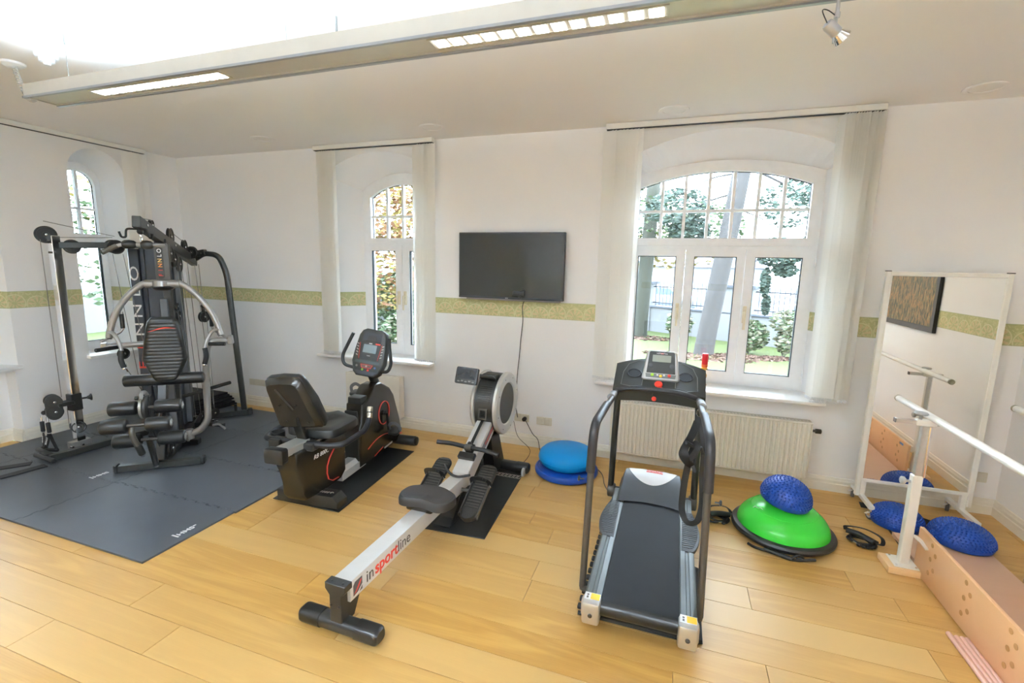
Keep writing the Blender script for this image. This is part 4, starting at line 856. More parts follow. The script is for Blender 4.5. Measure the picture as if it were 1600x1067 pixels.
# ================================================================== TREADMILL (world coordinates)
t = thing('treadmill', 'grey motorised treadmill with handrails and console in front of the radiator', 'treadmill', (-.06,2.65,.008))
cx = -.058
part('frame', MB().beam((-.255,2.02,.075), (-.255,3.15,.085), .04, .07).beam((.145,2.02,.075), (.145,3.15,.085), .04, .07).beam((-.25,2.10,.06), (.14,2.10,.06), .04, .03).beam((-.25,2.9,.06), (.14,2.9,.06), .04, .03), BLACK, t)
part('running_belt', MB().prism([(1.965,.115),(1.975,.138),(2.0,.150),(3.10,.165),(3.10,.155),(2.0,.060),(1.975,.072),(1.962,.095)], (-.222,0,0), (0,1,0), (0,0,1), (.342,0,0), 0), BELT, t)
part('rear_roller', MB().cyl((-.235,1.992,.108), (.135,1.992,.108), .036, 20), BLACK, t)
for s_, x in ((-1,-.262), (1,.152)):
    sec = [(-.038,0),(.038,0),(.038,.020),(.030,.024),(.012,.026),(.008,.022),(-.004,.022),(-.008,.026),(-.030,.026),(-.038,.020)]
    part('side_rail', MB().prism([(a, b) for a, b in sec], (x,1.99,.128), (1,0,0), (0,-.013,1), (0,1.11,.015)), GREYR, t)
    # end caps with labels
    ec = part('rear_cap', MB().box(x-.040,x+.040,1.925,2.005,.050,.158,.012,2).box(x-.046*(s_ < 0)-.02*(s_ > 0)*1.6,x+.046*(s_ > 0)+.032*(s_ < 0),1.945,1.995,.070,.150,.010,2), ALU, t, label='silver rear end cap')
    part('warning_label', MB().box(x-.034,x+.036,1.955,2.002,.158,.1592), WHITEP, ec)
    part('yellow_label', MB().box(x-.006,x+.034,1.958,1.998,.1592,.1600), YELL, ec)
    part('symbol', MB().cyl((x-.02,1.985,.1592), (x-.02,1.985,.1602), .005, 10).box(x-.024,x-.016,1.962,1.975,.1592,.1602), DPRINT, ec)
    part('screw', MB().cyl((x,1.926,.10), (x,1.919,.10), .010, 12, bev=.002), GUNM, ec)
    # ribbed foot pads bulging outward
    out = []
    for q in range(17):
        v = q/16; y = 2.50+.46*v; bulge = .040*math.sin(PI*min(1, max(0, (v-.0)))**.8) 
        out.append((s_*(.034+bulge), y))
    inn = [(-s_*.030, 2.96-.46*0), (-s_*.030, 2.50)]
    fpad = part('foot_pad', MB().prism(out+inn, (x,0,.142), (1,0,0), (0,1,0), (0,0,.022), .006, 2), mat('pad_grey', (.045,.049,.055), .5), t)
    for q in range(20):
        v = (q+.8)/21; y = 2.52+.42*v; xe = .026+.040*math.sin(PI*v)**.8
        part('pad_rib', MB().beam((x-s_*.022,y,.1655), (x+s_*xe,y,.1655), .009, .004, bev=.0015), mat('pad_grey', (0,0,0)), fpad)
    for y in (2.53,2.72): part('screw', MB().cyl((x+s_*.01,y,.166), (x+s_*.01,y,.169), .005, 8), BLACK, fpad)
# motor hood
def hood(u, v):
    x = -.284+.444*u; e = abs(2*u-1); side = max(0, (e-.86)/.14)
    yf = 2.86-.055*(1-(2*u-1)**2)*-1-.0; y = (2.90+.05*(1-e*e))+(3.26-2.90-.05*(1-e*e)+.03*(1-e*e))*v
    z = .172+.105*math.sin(min(1, v*1.15)*PI/2)**.9; z -= .035*max(0, v-.82)/.18
    return Vector((cx+(x-cx)*(1-.10*v), y, z-.11*side**1.5))
part('motor_hood', MB().grid(hood, 29, 14), GREYP, t, sharp=.9)
def hoodp(u, v, e=.0015):
    p = hood(u, v); a = hood(min(1,u+.01), v)-p; b = hood(u, min(1,v+.01))-p; n = a.cross(b).normalized(); return p+n*e
part('hood_front', MB().box(-.27,.15,3.10,3.255,.03,.20,.02,2), BLACK, t)
part('hood_panel', MB().grid(lambda u, v: hoodp(.085+.83*u, (.97-.62*math.sin(PI*u)**.62)*(1-v)+v*.985, .0015), 25, 8), WHITEP, t, label='light grey curved cover of the motor hood')
bd = part('badge', MB().grid(lambda u, v: hoodp(.40+.26*u, .70+.10*v, .003), 8, 3), RED, t, 'red name badge on the hood')
p0 = hoodp(.53,.75,.0042); text(bd, 'inSPORTline', .021, p0, hoodp(.6,.75)-hoodp(.5,.75), (hoodp(.53,.8)-hoodp(.53,.7)), WPRINT)
# uprights and rails
for s_, x, yb in ((-1,-.33,2.105), (1,.205,2.088)):
    bx = -.304 if s_ < 0 else .176
    path = fillet([(x,yb,.105), ((x+bx)/2-.005*s_,yb+.005,.93), (bx+s_*-.01,2.93,.905)], .09, 7)
    part('handrail', MB().tube(path, .0165, 14), GUNM, t)
    # foam/plastic sleeve on the bend
    sl = fillet([(x*.6+bx*.4,yb+.003,.70), ((x+bx)/2-.005*s_,yb+.005,.93), (bx*.8+x*.2,2.50,.918)], .09, 7)
    part('rail_sleeve', MB().tube(sl, .0215, 14), mat('sleeve_black', (.020,.020,.023), .45), t)
    part('rail_foot', MB().tube([(x,yb,.118), (x,yb,.10), (x-s_*.03,yb-.02,.10), (x-s_*.06,yb-.03,.11)], .017, 10), GUNM, t)
    part('upright', MB().tube([(x*1.02,3.195,.12), (x*.99,3.16,.55), (bx,3.02,.90)], .021, 14), DKMET, t)
    part('pivot', MB().cyl((x-.026,3.20,.10), (x+.026,3.20,.10), .048, 22, bev=.008), GUNM, t)
    part('pivot_plate', MB().beam((x,3.20,.10), (x-s_*.075,3.19,.08), .05, .012, bev=.002), GUNM, t)
    part('rail_knob', MB().cyl((x+s_*.018,yb,.66), (x+s_*.038,yb,.66), .004, 8).cyl((x+s_*.036,yb,.66), (x+s_*.046,yb,.66), .013, 12, bev=.003), BLACK, t)
    part('rail_label', MB().tube([(bx*.9+x*.1,2.66,.9175), (bx,2.76,.911)], .0225, 14), mat('label_grey', (.30,.31,.33), .4), t)
    part('console_bolt', MB().cyl((bx-s_*.035,2.85,.93), (bx+s_*.0,2.85,.93), .008, 10), CHROME, t)
# foam bar in front of the console
part('front_bar', MB().tube(catmull([(-.305,2.84,.915), (-.20,2.80,.945), (-.06,2.785,.955), (.08,2.80,.942), (.180,2.84,.905)], 5), .0155, 12), mat('sleeve_black', (0,0,0)), t)
# console tray
def tray(u, v):
    th = PI*(.02+.96*u); x = cx-math.cos(th)*.262; e = (x-cx)/.262
    yb_ = 2.83+.055*(1-e*e)*-.3; yt = 3.00+.165*(1-abs(e)**2.3)
    y = yb_+(yt-yb_)*v; z = .925+.125*v+.018*(1-e*e); return Vector((x, y, z))
tm_ = MAT_T = mat('tray_charcoal', (.026,.028,.026), .42)
g1 = MB().grid(tray, 33, 9); n0 = len(g1.v); g1.grid(lambda u, v: tray(u, v)-Vector((0,-.02,.075*(1-.3*v))), 33, 9)
for q in range(32): g1.f.append([q*9, (q+1)*9, n0+(q+1)*9, n0+q*9]); g1.f.append([q*9+8, (q+1)*9+8, n0+(q+1)*9+8, n0+q*9+8])
for q in range(8): g1.f.append([q, q+1, n0+q+1, n0+q]); g1.f.append([32*9+q, 32*9+q+1, n0+32*9+q+1, n0+32*9+q])
part('console_tray', g1, tm_, t, sharp=.8)
def onT(x, k, e=.0): # point on tray top
    th = math.acos(max(-1, min(1, -(x-cx)/.262))); u = (th/PI-.02)/.96; return tray(u, k)+Vector((0,-.4,.9))*e
for s_ in (-1, 1):
    x = cx+s_*.150; c = onT(x, .50, .002); nrm_ = Vector((0,-.45,.89))
    part('recess_rim', MB().tube([onT(cx+s_*xx, kk, .003) for xx, kk in ((.095,.12),(.095,.85),(.13,.95),(.19,.86),(.215,.6),(.218,.15),(.16,.08))], .0022, 6, closed=True), mat('rim_line', (.16,.165,.155), .4), t)
    part('cup_hole_shade', MB().lathe([(.041,.003),(.040,.0045),(.036,.0045),(.034,.0025),(0,.0025)], c, nrm_, 24), GASK, t)  # flat black disc paints the shade of a deep cup hole
    part('cup_rim', MB().lathe([(.036,.003),(.041,.006),(.045,.003)], c, nrm_, 24), BLACK, t)
# console head
hc_ = Vector((cx+.006,2.955,1.072)); hx = Vector((1,0,0)); hz = Vector((0,.48,.877)); hy = hz.cross(hx)*1
part('console_head', MB().prism([(-.110,-.088),(-.097,-.100),(.097,-.100),(.110,-.088),(.090,.078),(.074,.092),(-.074,.092),(-.090,.078)], hc_, hx, hz, hy*.06, .012, 3), mat('console_silver', (.50,.51,.51), .3, metal=.4), t)
hp_ = lambda x, z, e=0: hc_+hx*x+hz*z-hy*e
ck = part('console_panel', MB().prism([(-.083,-.055),(.083,-.055),(.074,.076),(.066,.082),(-.066,.082),(-.074,.076)], hp_(0,0,.002), hx, hz, hy*.003), mat('panel_black', (.022,.024,.022), .3), t)
part('display', MB().prism(rrect(.108,.044,.003,2,0,.038), hp_(0,0,.0035), hx, hz, hy*.002), LCD, ck)
part('key_strip', MB().prism([(-.088,-.060),(.088,-.060),(.084,-.084),(-.084,-.084)], hp_(0,0,.003), hx, hz, hy*.004), mat('strip_grey', (.17,.18,.18), .35), ck)
for x, m_, nm, r_ in ((-.048,GREENB,'green start button',.010), (.050,RED,'red stop button',.010), (.001,YELL,'yellow mode button',.009), (-.018,WHITEP,None,.006), (.020,WHITEP,None,.006)):
    part('button', MB().cyl(hp_(x,-.068+(-.006 if nm and 'yellow' in nm else 0),.002), hp_(x,-.068+(-.006 if nm and 'yellow' in nm else 0),.008), r_, 14, bev=.002), m_, ck, nm)
for x in (-.062,.062): part('speed_key', MB().cyl(hp_(x,-.008,.002), hp_(x,-.008,.005), .014, 16, bev=.001), mat('key_dark', (.06,.062,.065), .4), ck)
text(ck, 'inSPORTline', .0125, hp_(0,.070,.0045), hx, hz, WPRINT); part('name_spot', MB().prism(rrect(.018,.006,.001,2,.0,.070), hp_(0,0,.0035), hx, hz, hy*.001), RED, ck)
# safety key
sk = part('safety_key', MB().lathe([(0,.020),(.020,.020),(.024,.012),(.020,.002),(0,0)], onT(cx+.0,.12,.008), (0,-.6,.8), 20), RED, t, 'red safety key')
part('safety_clip', MB().cyl((cx+.017,2.80,.953), (cx+.017,2.788,.962), .013, 12, bev=.003), RED, t); part('safety_clip', MB().cyl((cx-.018,2.772,.905), (cx-.018,2.765,.905), .014, 12, bev=.003), RED, t)
part('safety_cord', MB().tube(catmull([onT(cx,.12,.012), (cx-.02,2.80,.955), (cx-.025,2.775,.93), (cx-.018,2.768,.905)], 5), .0022, 6), BLACK, t)
# crosspiece
part('crossbar', MB().tube([(-.33,3.19,.115), (.205,3.19,.115)], .02, 12), BLACK, t)
# mats below: puzzle edge strip left, rubber mat
tmat = thing('floor_mat', 'black ribbed rubber mat with a toothed left edge under the treadmill', 'floor mat', (-.06,2.6,0))
part('mat_sheet', MB().prism([(-.318,2.035),(.195,2.035),(.225,2.05),(.226,2.62),(.20,2.63),(.20,3.30),(-.318,3.30)], (0,0,.0005), (1,0,0), (0,1,0), (0,0,.007), .002, 1), RUB, tmat)
part('front_lip', MB().tube([(-.335,2.04,.009), (.215,2.055,.009)], .010, 8).tube([(.215,2.055,.009), (.224,2.60,.009)], .008, 8), RUB, tmat)
for q in range(13):
    y = 2.07+q*.058; part('tooth', MB().box(-.345,-.316,y,y+.030,.0006,.020,.004), RUB, tmat)
# strap hanging from the right handrail
t = thing('hanging_strap', 'black webbing strap with a buckle looped over the right treadmill handrail', 'strap', (.165,2.62,.40))
flat = lambda w_: [(w_,.0016),(-w_,.0016),(-w_,-.0016),(w_,-.0016)]
loop = catmull([(.168,2.68,.855), (.150,2.64,.80), (.115,2.58,.735), (.105,2.56,.69), (.13,2.56,.655), (.165,2.59,.70), (.155,2.60,.73), (.128,2.60,.60), (.115,2.60,.45), (.118,2.60,.335), (.150,2.58,.285), (.195,2.58,.30), (.214,2.60,.36), (.213,2.60,.45), (.205,2.61,.55), (.205,2.62,.66), (.195,2.64,.76), (.178,2.67,.84)], 6)
part('webbing', MB().tube(loop, 1, sec=flat(.017), up=(0,1,.25)), RUB, t)
part('inner_loop', MB().tube(catmull([(.160,2.66,.83), (.135,2.61,.77), (.10,2.57,.70), (.098,2.565,.665), (.125,2.565,.63), (.150,2.57,.615)], 6), 1, sec=flat(.020), up=(0,1,.3)), RUB, t)
part('buckle', MB().beam((.105,2.572,.742), (.145,2.585,.718), .045, .018, bev=.004).beam((.185,2.62,.71), (.20,2.62,.67), .03, .014, bev=.003), BLACK, t)
part('carabiner', MB().tube([(.166+.012*math.cos(a), 2.70+.004, .868+.020*math.sin(a)) for a in [2*PI*q/14 for q in range(14)]], .0025, 6, closed=True), CHROME, t)
part('loose_tail', MB().tube(catmull([(.15,2.57,.615), (.158,2.565,.60), (.165,2.56,.585)], 4), 1, sec=flat(.009), up=(0,1,.2)), RUB, t)

# ================================================================== BLUE BALANCE CUSHIONS
t = thing('balance_disc', 'large dark blue round balance board lying on the floor', 'balance disc', (-.735,3.565,0))
part('disc_body', MB().lathe([(0,.0),(.20,.0),(.235,.006),(.246,.014)], (-.735,3.565,0)), BLACK, t)
part('top_plate', MB().lathe([(.244,.012),(.252,.024),(.253,.044),(.247,.056),(.236,.062),(.228,.058)]+[(.222-.007*q, .060 if q % 2 else .057) for q in range(12)]+[(.13,.058),(0,.058)], (-.735,3.565,0), n=56), BLUE, t)
t = thing('balance_cushion', 'bright light blue inflated cushion lying on the dark blue disc', 'cushion', (-.735,3.575,.06))
part('cushion', MB().lathe([(0,.060),(.12,.061),(.17,.068),(.21,.090),(.226,.120),(.228,.145),(.220,.172),(.19,.200),(.14,.218),(.07,.227),(0,.229)], (-.735,3.575,0), n=56), BLUEL, t, sharp=0.9)
part('seam', MB().tube([(-.735+.2285*math.cos(a), 3.575+.2285*math.sin(a), .134) for a in [2*PI*q/56 for q in range(56)]], .0012, 5, closed=True), BLUEL, t)
# ================================================================== HEDGEHOG DOMES
def dome(label, c, r, h, tilt=(0,0), group=None, ztop=None):
    t = thing('hedgehog_dome', label, 'balance dome', (0,0,0), world=False); t.location = c; t.rotation_euler = (tilt[0], tilt[1], 0)
    prof = [(0,.0),(r*.90,.0),(r*.97,.006),(r,.016),(r*1.0,.03)]+[(r*math.cos(a)**.86, .03+(h-.03)*math.sin(a)) for a in [PI/2*q/12 for q in range(1, 13)]]
    part('dome', MB().lathe(prof, n=40), BLUED, t, sharp=.9)
    sp_ = MB(); rows = 11
    for i in range(rows):
        a = PI/2*(i+.35)/rows; rr = r*math.cos(a)**.86; n = max(1, int(2*PI*rr/.0205))
        for k in range(n):
            b = 2*PI*(k+.5*(i % 2))/n; p = Vector((rr*math.cos(b), rr*math.sin(b), .03+(h-.03)*math.sin(a)))
            nn = Vector((math.cos(a)*math.cos(b)/r, math.cos(a)*math.sin(b)/r, math.sin(a)/(h-.03))).normalized(); _, e1, e2 = frame_from(nn)
            vs = []
            for rad, hh in ((.0066,-.002),(.0048,.0050)):
                for q in range(6): vs.append(p+(e1*math.cos(q*PI/3)+e2*math.sin(q*PI/3))*rad+nn*hh)
            vs.append(p+nn*.0068)
            sp_.add(vs, [[q, (q+1) % 6, 6+(q+1) % 6, 6+q] for q in range(6)]+[[6+q, 6+(q+1) % 6, 12] for q in range(6)])
    part('bumps', sp_, BLUED, t, stuff=True, sharp=1.2)
    return t
dome('knobbly blue half ball on the floor beside the mirror, behind the white post', (1.492,3.602,.001), .146, .128)
dome('knobbly blue half ball lying on the end of the wooden platform by the right wall', (1.752,3.425,.031), .155, .130)
# green balance trainer
t = thing('balance_trainer', 'green half-ball balance trainer on a black round base', 'balance trainer', (.745,3.21,0))
c = (.745,3.21,0)
part('base', MB().lathe([(0,.004),(.20,.004),(.275,.012),(.294,.026),(.296,.040),(.288,.052),(.270,.058),(.24,.054),(0,.05)], c, n=64), mat('base_charcoal', (.018,.019,.018), .42), t)
part('dome', MB().lathe([(.262,.050)]+[(.262*math.cos(a)**.93, .052+.158*math.sin(a)) for a in [PI/2*q/16 for q in range(16)]]+[(0,.210)], c, n=64), GREEN, t, sharp=.9)
for z, rr in ((.165,.185),): part('ring_groove', MB().tube([(c[0]+rr*math.cos(a), c[1]+rr*math.sin(a), z+.003) for a in [2*PI*q/60 for q in range(60)]], .0014, 5, closed=True), GREEN, t)
part('printed_mark', MB().tube(catmull([(.560,3.150,.165), (.572,3.150,.176), (.585,3.140,.170), (.600,3.130,.180), (.615,3.110,.172), (.630,3.095,.170), (.650,3.085,.168)], 5), .0028, 6), mat('pale_green_print', (.55,.85,.50), .4), t)
tp = dome('knobbly blue half ball balanced tilted on top of the green balance trainer', (.735,3.19,.215), .142, .152, tilt=(.09,.16)); tp.location.z = .222
for k, a0 in enumerate((-2.2,)):
    pts = [(c[0]+.315*math.cos(a), c[1]+.315*math.sin(a), .012+.006*math.sin(9*a)) for a in [-2.35+q*.09 for q in range(14)]]
    st = single('exercise_strap', MB().tube(catmull(pts, 3), .008, 8), RUB, 'black elastic strap lying along the front of the green trainer base', 'strap')
    AM[st] = Matrix.Translation(-st.location)
    part('strap_handle', MB().cyl((.60,2.93,.020), (.74,2.885,.016), .011, 12, bev=.003), FOAM, st); part('strap_hook', MB().tube(catmull([(.74,2.89,.02), (.77,2.885,.045), (.80,2.90,.022), (.765,2.905,.012)], 4), .007, 8), BLACK, st)
# tube bands
def band(label, cx_, cy_, rot):
    t = thing('resistance_band', label, 'resistance band', (cx_,cy_,0), rot, world=False)
    part('handle', MB().tube(catmull([(-.07,-.025,.060), (0,-.020,.062), (.075,-.03,.050)], 5), .0165, 12), FOAM, t)
    part('handle', MB().tube(catmull([(-.06,.035,.030), (.01,.030,.034), (.08,.015,.030)], 5), .0165, 12), FOAM, t)
    part('handle_loop', MB().tube(catmull([(-.075,-.025,.060), (-.085,.02,.065), (.0,.055,.075), (.09,.035,.070), (.11,-.0,.045), (.08,-.03,.050)], 6), 1, sec=[(.011,.0014),(-.011,.0014),(-.011,-.0014),(.011,-.0014)], up=(0,.2,1)), RUB, t)
    pts = []
    for q in range(46):
        a = q*.42; pts.append((.060*math.cos(a)*(1+.15*math.sin(a*.7)), .045*math.sin(a)-.005, .010+.020*(q/46)+.006*math.sin(a*1.7)))
    part('rubber_tube', MB().tube(catmull(pts, 3), .0062, 8), RUB, t)
    for q in range(9): 
        a = -1.4+q*.32; p = Vector((.075*math.cos(a), .055*math.sin(a)-.005, .016)); part('bead', MB().ball(p, .0145, 8, sz=.9), RUB, t)
    part('buckle', MB().beam((-.02,-.05,.018), (.03,-.055,.018), .012, .006, bev=.001), CHROME, t)
band('bundle of black resistance bands with foam handles between treadmill and green trainer', .360, 3.215, .55)
band('bundle of black resistance bands with foam handles to the right of the green trainer', 1.185, 3.255, -.62)
tt = cable([(1.40,3.80,.008), (1.425,3.72,.006), (1.418,3.50,.006), (1.41,3.36,.006), (1.40,3.22,.006), (1.395,3.11,.008)], .006, 'black flat elastic band on the floor behind the white post', RUB, 'elastic_band')
t = thing('elastic_band', 'wide black elastic band under the two blue half balls by the mirror', 'band', (1.6,3.72,0))
part('band', MB().tube(catmull([(1.36,3.83,.002), (1.45,3.815,.002), (1.60,3.775,.0025), (1.72,3.70,.003), (1.80,3.62,.004)], 5), 1, sec=[(.045,.0008),(-.045,.0008),(-.045,-.0008),(.045,-.0008)], up=(0,0,1)), RUB, t)

# ================================================================== MOBILE MIRROR
t = thing('mirror', 'tall rectangular mirror in a white steel frame on castors near the right corner', 'mirror', (1.63,3.80,0))
yM = 3.80; MW = WHITEM; ml, mrr, zb, zt = 1.305, 1.962, .205, 1.66
for x in (ml+.013, mrr-.013): part('frame_post', MB().beam((x,yM,.085 if x < 1.5 else .115), (x,yM,zt), .026, .032, up=(0,1,0), bev=.003), MW, t)
part('frame_rail', MB().beam((ml+.026,yM,zt-.013), (mrr-.026,yM,zt-.013), .030, .026, bev=.003), MW, t); part('frame_rail', MB().beam((ml+.026,yM,zb), (mrr-.026,yM,zb), .030, .026, bev=.003), MW, t)
part('mirror_glass', MB().box(ml+.028,mrr-.028,yM-.012,yM-.004,zb+.014,zt-.028), MIRROR, t, sharp=0)
part('back_board', MB().box(ml+.026,mrr-.026,yM-.003,yM+.008,zb+.013,zt-.027), mat('board_white', (.7,.7,.68), .6), t)
for s_ in (ml+.024, mrr-.034): part('glass_bead', MB().box(s_,s_+.010,yM-.018,yM-.010,zb+.012,zt-.026,.002), MW, t)
for x in (ml+.012, mrr-.012): part('corner_cap', MB().box(x-.014,x+.014,yM-.018,yM+.018,zt,zt+.007,.002), mat('cap_grey', (.12,.12,.12), .5), t)
for x, s_ in ((ml+.045,1), (mrr-.045,-1)):
    ft = part('foot', MB().beam((x-.0*s_,yM-.20,.085), (x-.0*s_,yM+.17,.085), .032, .028, bev=.003), MW, t)
    part('foot_upright', MB().beam((x,yM,.08), (x,yM,zb), .034, .028, up=(0,1,0), bev=.003), MW, t)
    for y, a_ in ((yM-.185,.5), (yM+.155,-.4)):
        cs = part('castor', MB().cyl((x-.011*math.cos(a_),y-.011*math.sin(a_),.030), (x+.011*math.cos(a_),y+.011*math.sin(a_),.030), .030, 20, bev=.004), mat('castor_rubber', (.10,.10,.10), .5), t)
        part('castor_fork', MB().beam((x-.016*math.cos(a_),y-.016*math.sin(a_),.030), (x-.016*math.cos(a_),y-.016*math.sin(a_),.070), .022, .003, up=(math.cos(a_),math.sin(a_),0), bev=.001).beam((x+.016*math.cos(a_),y+.016*math.sin(a_),.030), (x+.016*math.cos(a_),y+.016*math.sin(a_),.070), .022, .003, up=(math.cos(a_),math.sin(a_),0), bev=.001).cyl((x,y,.062), (x,y,.076), .020, 14), CHROME, cs)
        part('brake_lever', MB().beam((x-.015,y-.02,.062), (x-.045,y-.04,.055), .018, .003, bev=.001), CHROME, cs)
        part('wheel_hub', MB().cyl((x-.013*math.cos(a_),y-.013*math.sin(a_),.030), (x+.013*math.cos(a_),y+.013*math.sin(a_),.030), .016, 16), mat('hub_grey', (.55,.55,.55), .4), cs)

# ================================================================== PARALLEL BARS WITH WOODEN PLATFORM
t = thing('parallel_bars', 'walking parallel bars of white steel on a beech platform with drilled side boards', 'parallel bars', (1.63,1.6,0))
yP0, yP1 = -1.2, 3.42
part('platform', MB().box(1.405,1.865,yP0,2.30,.003,.030,.002), LAMI, t); part('platform', MB().box(1.405,1.865,2.302,yP1,.003,.030,.002), LAMI, t)
def sideboard(x0, x1, inner):
    pl = [(yP0,.012),(3.045,.012),(3.045,.262),(yP0,.262)]
    b = part('side_board', MB().box(x0,x1,yP0,3.045,.012,.268,.003,2), BEECH, t)
    xo = x0-.0006 if inner == 1 else x1+.0006; s_ = -1 if inner == 1 else 1
    for yg in (2.895, 2.581, 2.267, 1.953, 1.639, 1.325):
        for dy, z in ((.0,.238),(-.040,.200),(.0,.160),(-.040,.118),(.0,.082)):
            for xx, s2 in ((x0-.0004,-1), (x1+.0004,1)): part('peg_hole', MB().cyl((xx,yg+dy,z), (xx+s2*.0006,yg+dy,z), .0125, 16).cyl((xx,yg+dy,z), (xx-s2*.008,yg+dy,z), .0123, 16), HOLE, b)
    return b
sideboard(1.372, 1.392, 1); sideboard(1.878, 1.898, -1)
def station(y, s_):   # s_=-1: left row, +1 right row
    xp = 1.314 if s_ < 0 else 1.946; o_ = s_
    part('foot_block', MB().prism([(0,-.075),(.150,-.075),(.150,.075),(0,.075)] if False else [(-.010,-.075),(.145,-.075),(.145,.075),(-.010,.075)], (xp-o_*.055,y,.002), (o_,0,0), (0,1,0), (0,0,.040), .006, 2), mat('foot_wood', (.80,.55,.30), .45, noise=.1, nscale=10), t)
    part('base_plate', MB().box(xp-.058,xp+.058,y-.062,y+.062,.042,.048,.002), WHITEM, t)
    for a in (-.045,.045):
        for b in (-.048,.048): part('screw', MB().cyl((xp+a,y+b,.048), (xp+a,y+b,.051), .006, 10), CHROME, t)
    part('lower_post', MB().beam((xp,y,.045), (xp,y,.565), .046, .046, up=(0,1,0), bev=.004), WHITEM, t)
    part('inner_post', MB().beam((xp,y,.56), (xp,y,.855), .030, .030, up=(0,1,0), bev=.002), ALUB, t)
    part('inner_rod', MB().cyl((xp+.022,y-.012,.56), (xp+.022,y-.012,.845), .009, 10), CHROME, t)
    part('post_knob', MB().cyl((xp-.022,y,.525), (xp-.045,y,.525), .007, 10).lathe([(0,.0),(.012,.002),(.022,.010),(.022,.022),(.014,.028),(0,.028)], (xp-.043,y,.525), (-1,0,0), 12), mat('knob_grey', (.42,.43,.44), .45), t)
    part('cross_sleeve', MB().beam((xp-.045,y,.862), (xp+.045,y,.862), .036, .032, bev=.003), WHITEM, t)
    part('cross_tube', MB().beam((xp-.135,y,.862), (xp+.085,y,.862), .026, .022, bev=.002), ALUB, t)
    part('cross_cap', MB().beam((xp-.140,y,.862), (xp-.134,y,.862), .028, .024, bev=.002), mat('cap_grey', (0,0,0)), t)
    part('clamp_knob', MB().cyl((xp-.025,y,.875), (xp-.025,y,.905), .008, 10).lathe([(0,.0),(.012,.0),(.030,.004),(.033,.010),(.028,.016),(0,.018)], (xp-.025,y,.902), (0,0,1), 14), mat('knob_grey', (0,0,0)), t)
    part('side_arm', MB().tube(fillet([(xp-o_*.0,y+.0,.215), (xp-o_*.035,y-.005,.215), (xp-o_*.052,y-.05,.205), (xp-o_*.0555,y-.105,.195)], .03, 4), 1, sec=[(.011,.004),(-.011,.004),(-.011,-.004),(.011,-.004)], up=(0,0,1)), WHITEM, t)
for y in (3.03, 1.35, -.4):
    for s_ in (-1, 1): station(y, s_)
for x in (1.340, 1.900):
    r_ = part('rail', MB().cyl((x,-1.0,.893), (x,3.44,.893), .0185, 24), mat('rail_white', (.80,.80,.78), .40), t)
    part('rail_cap', MB().cyl((x,3.437,.893), (x,3.455,.893), .0200, 20, bev=.004), mat('cap_olive', (.38,.38,.30), .5), r_)
blue_l = part('small_label', MB().box(1.8765,1.878,2.90,2.96,.232,.250,.0), BLUEB, t, 'small blue label')
# dowels on the floor
for q, x in enumerate((1.303,1.326,1.346,1.363)):
    lb = ['outermost rosy wooden stick on the floor, farthest from the drilled board', 'second rosy wooden stick from the left, lying beside the drilled board', 'third rosy wooden stick from the left, lying beside the drilled board', 'rosy wooden stick lying closest against the drilled board'][q]
    single('wooden_stick', MB().cyl((x,.9,.0115), (x,2.51-(0 if q == 0 else .015),.0115), .0108 if q else .0112, 16, bev=.002), STICK, lb, 'stick', group='rosy wooden sticks beside the platform')

# ================================================================== PAINTING on the right wall (seen in the mirror)
def paintmat():
    m = bpy.data.materials.new('oil_painting'); m.use_nodes = True; tt = m.node_tree; p = tt.nodes['Principled BSDF']; L = tt.links.new
    c = tt.nodes.new('ShaderNodeTexCoord'); mp = tt.nodes.new('ShaderNodeMapping'); mp.inputs['Scale'].default_value = (1,22,4); L(c.outputs['Object'], mp.inputs['Vector'])
    n = tt.nodes.new('ShaderNodeTexNoise'); n.inputs['Scale'].default_value = 3; n.inputs['Detail'].default_value = 8; n.inputs['Distortion'].default_value = .8; L(mp.outputs[0], n.inputs['Vector'])
    r = tt.nodes.new('ShaderNodeValToRGB'); e = r.color_ramp.elements; e[0].position = .38; e[0].color = (.025,.030,.014,1); e[1].position = .72; e[1].color = (.50,.42,.22,1)
    for ps, cl in ((.46,(.07,.08,.035,1)), (.52,(.20,.14,.06,1)), (.58,(.42,.18,.05,1)), (.64,(.16,.17,.09,1))):
        x = r.color_ramp.elements.new(ps); x.color = cl
    L(n.outputs['Fac'], r.inputs['Fac']); L(r.outputs['Color'], p.inputs['Base Color']); p.inputs['Roughness'].default_value = .5
    return m
t = thing('painting', 'abstract ochre and green painting in a black frame reflected in the mirror', 'painting', (2.19,1.6,1.13))
part('canvas', MB().box(2.178,2.188,.66,2.385,1.175,2.08), paintmat(), t)
part('picture_frame', MB().ring([(.62,1.13),(2.43,1.13),(2.43,2.12),(.62,2.12)], [(.67,1.18),(2.38,1.18),(2.38,2.07),(.67,2.07)], (2.168,0,0), (0,1,0), (0,0,1), (.030,0,0)), BLACK, t)
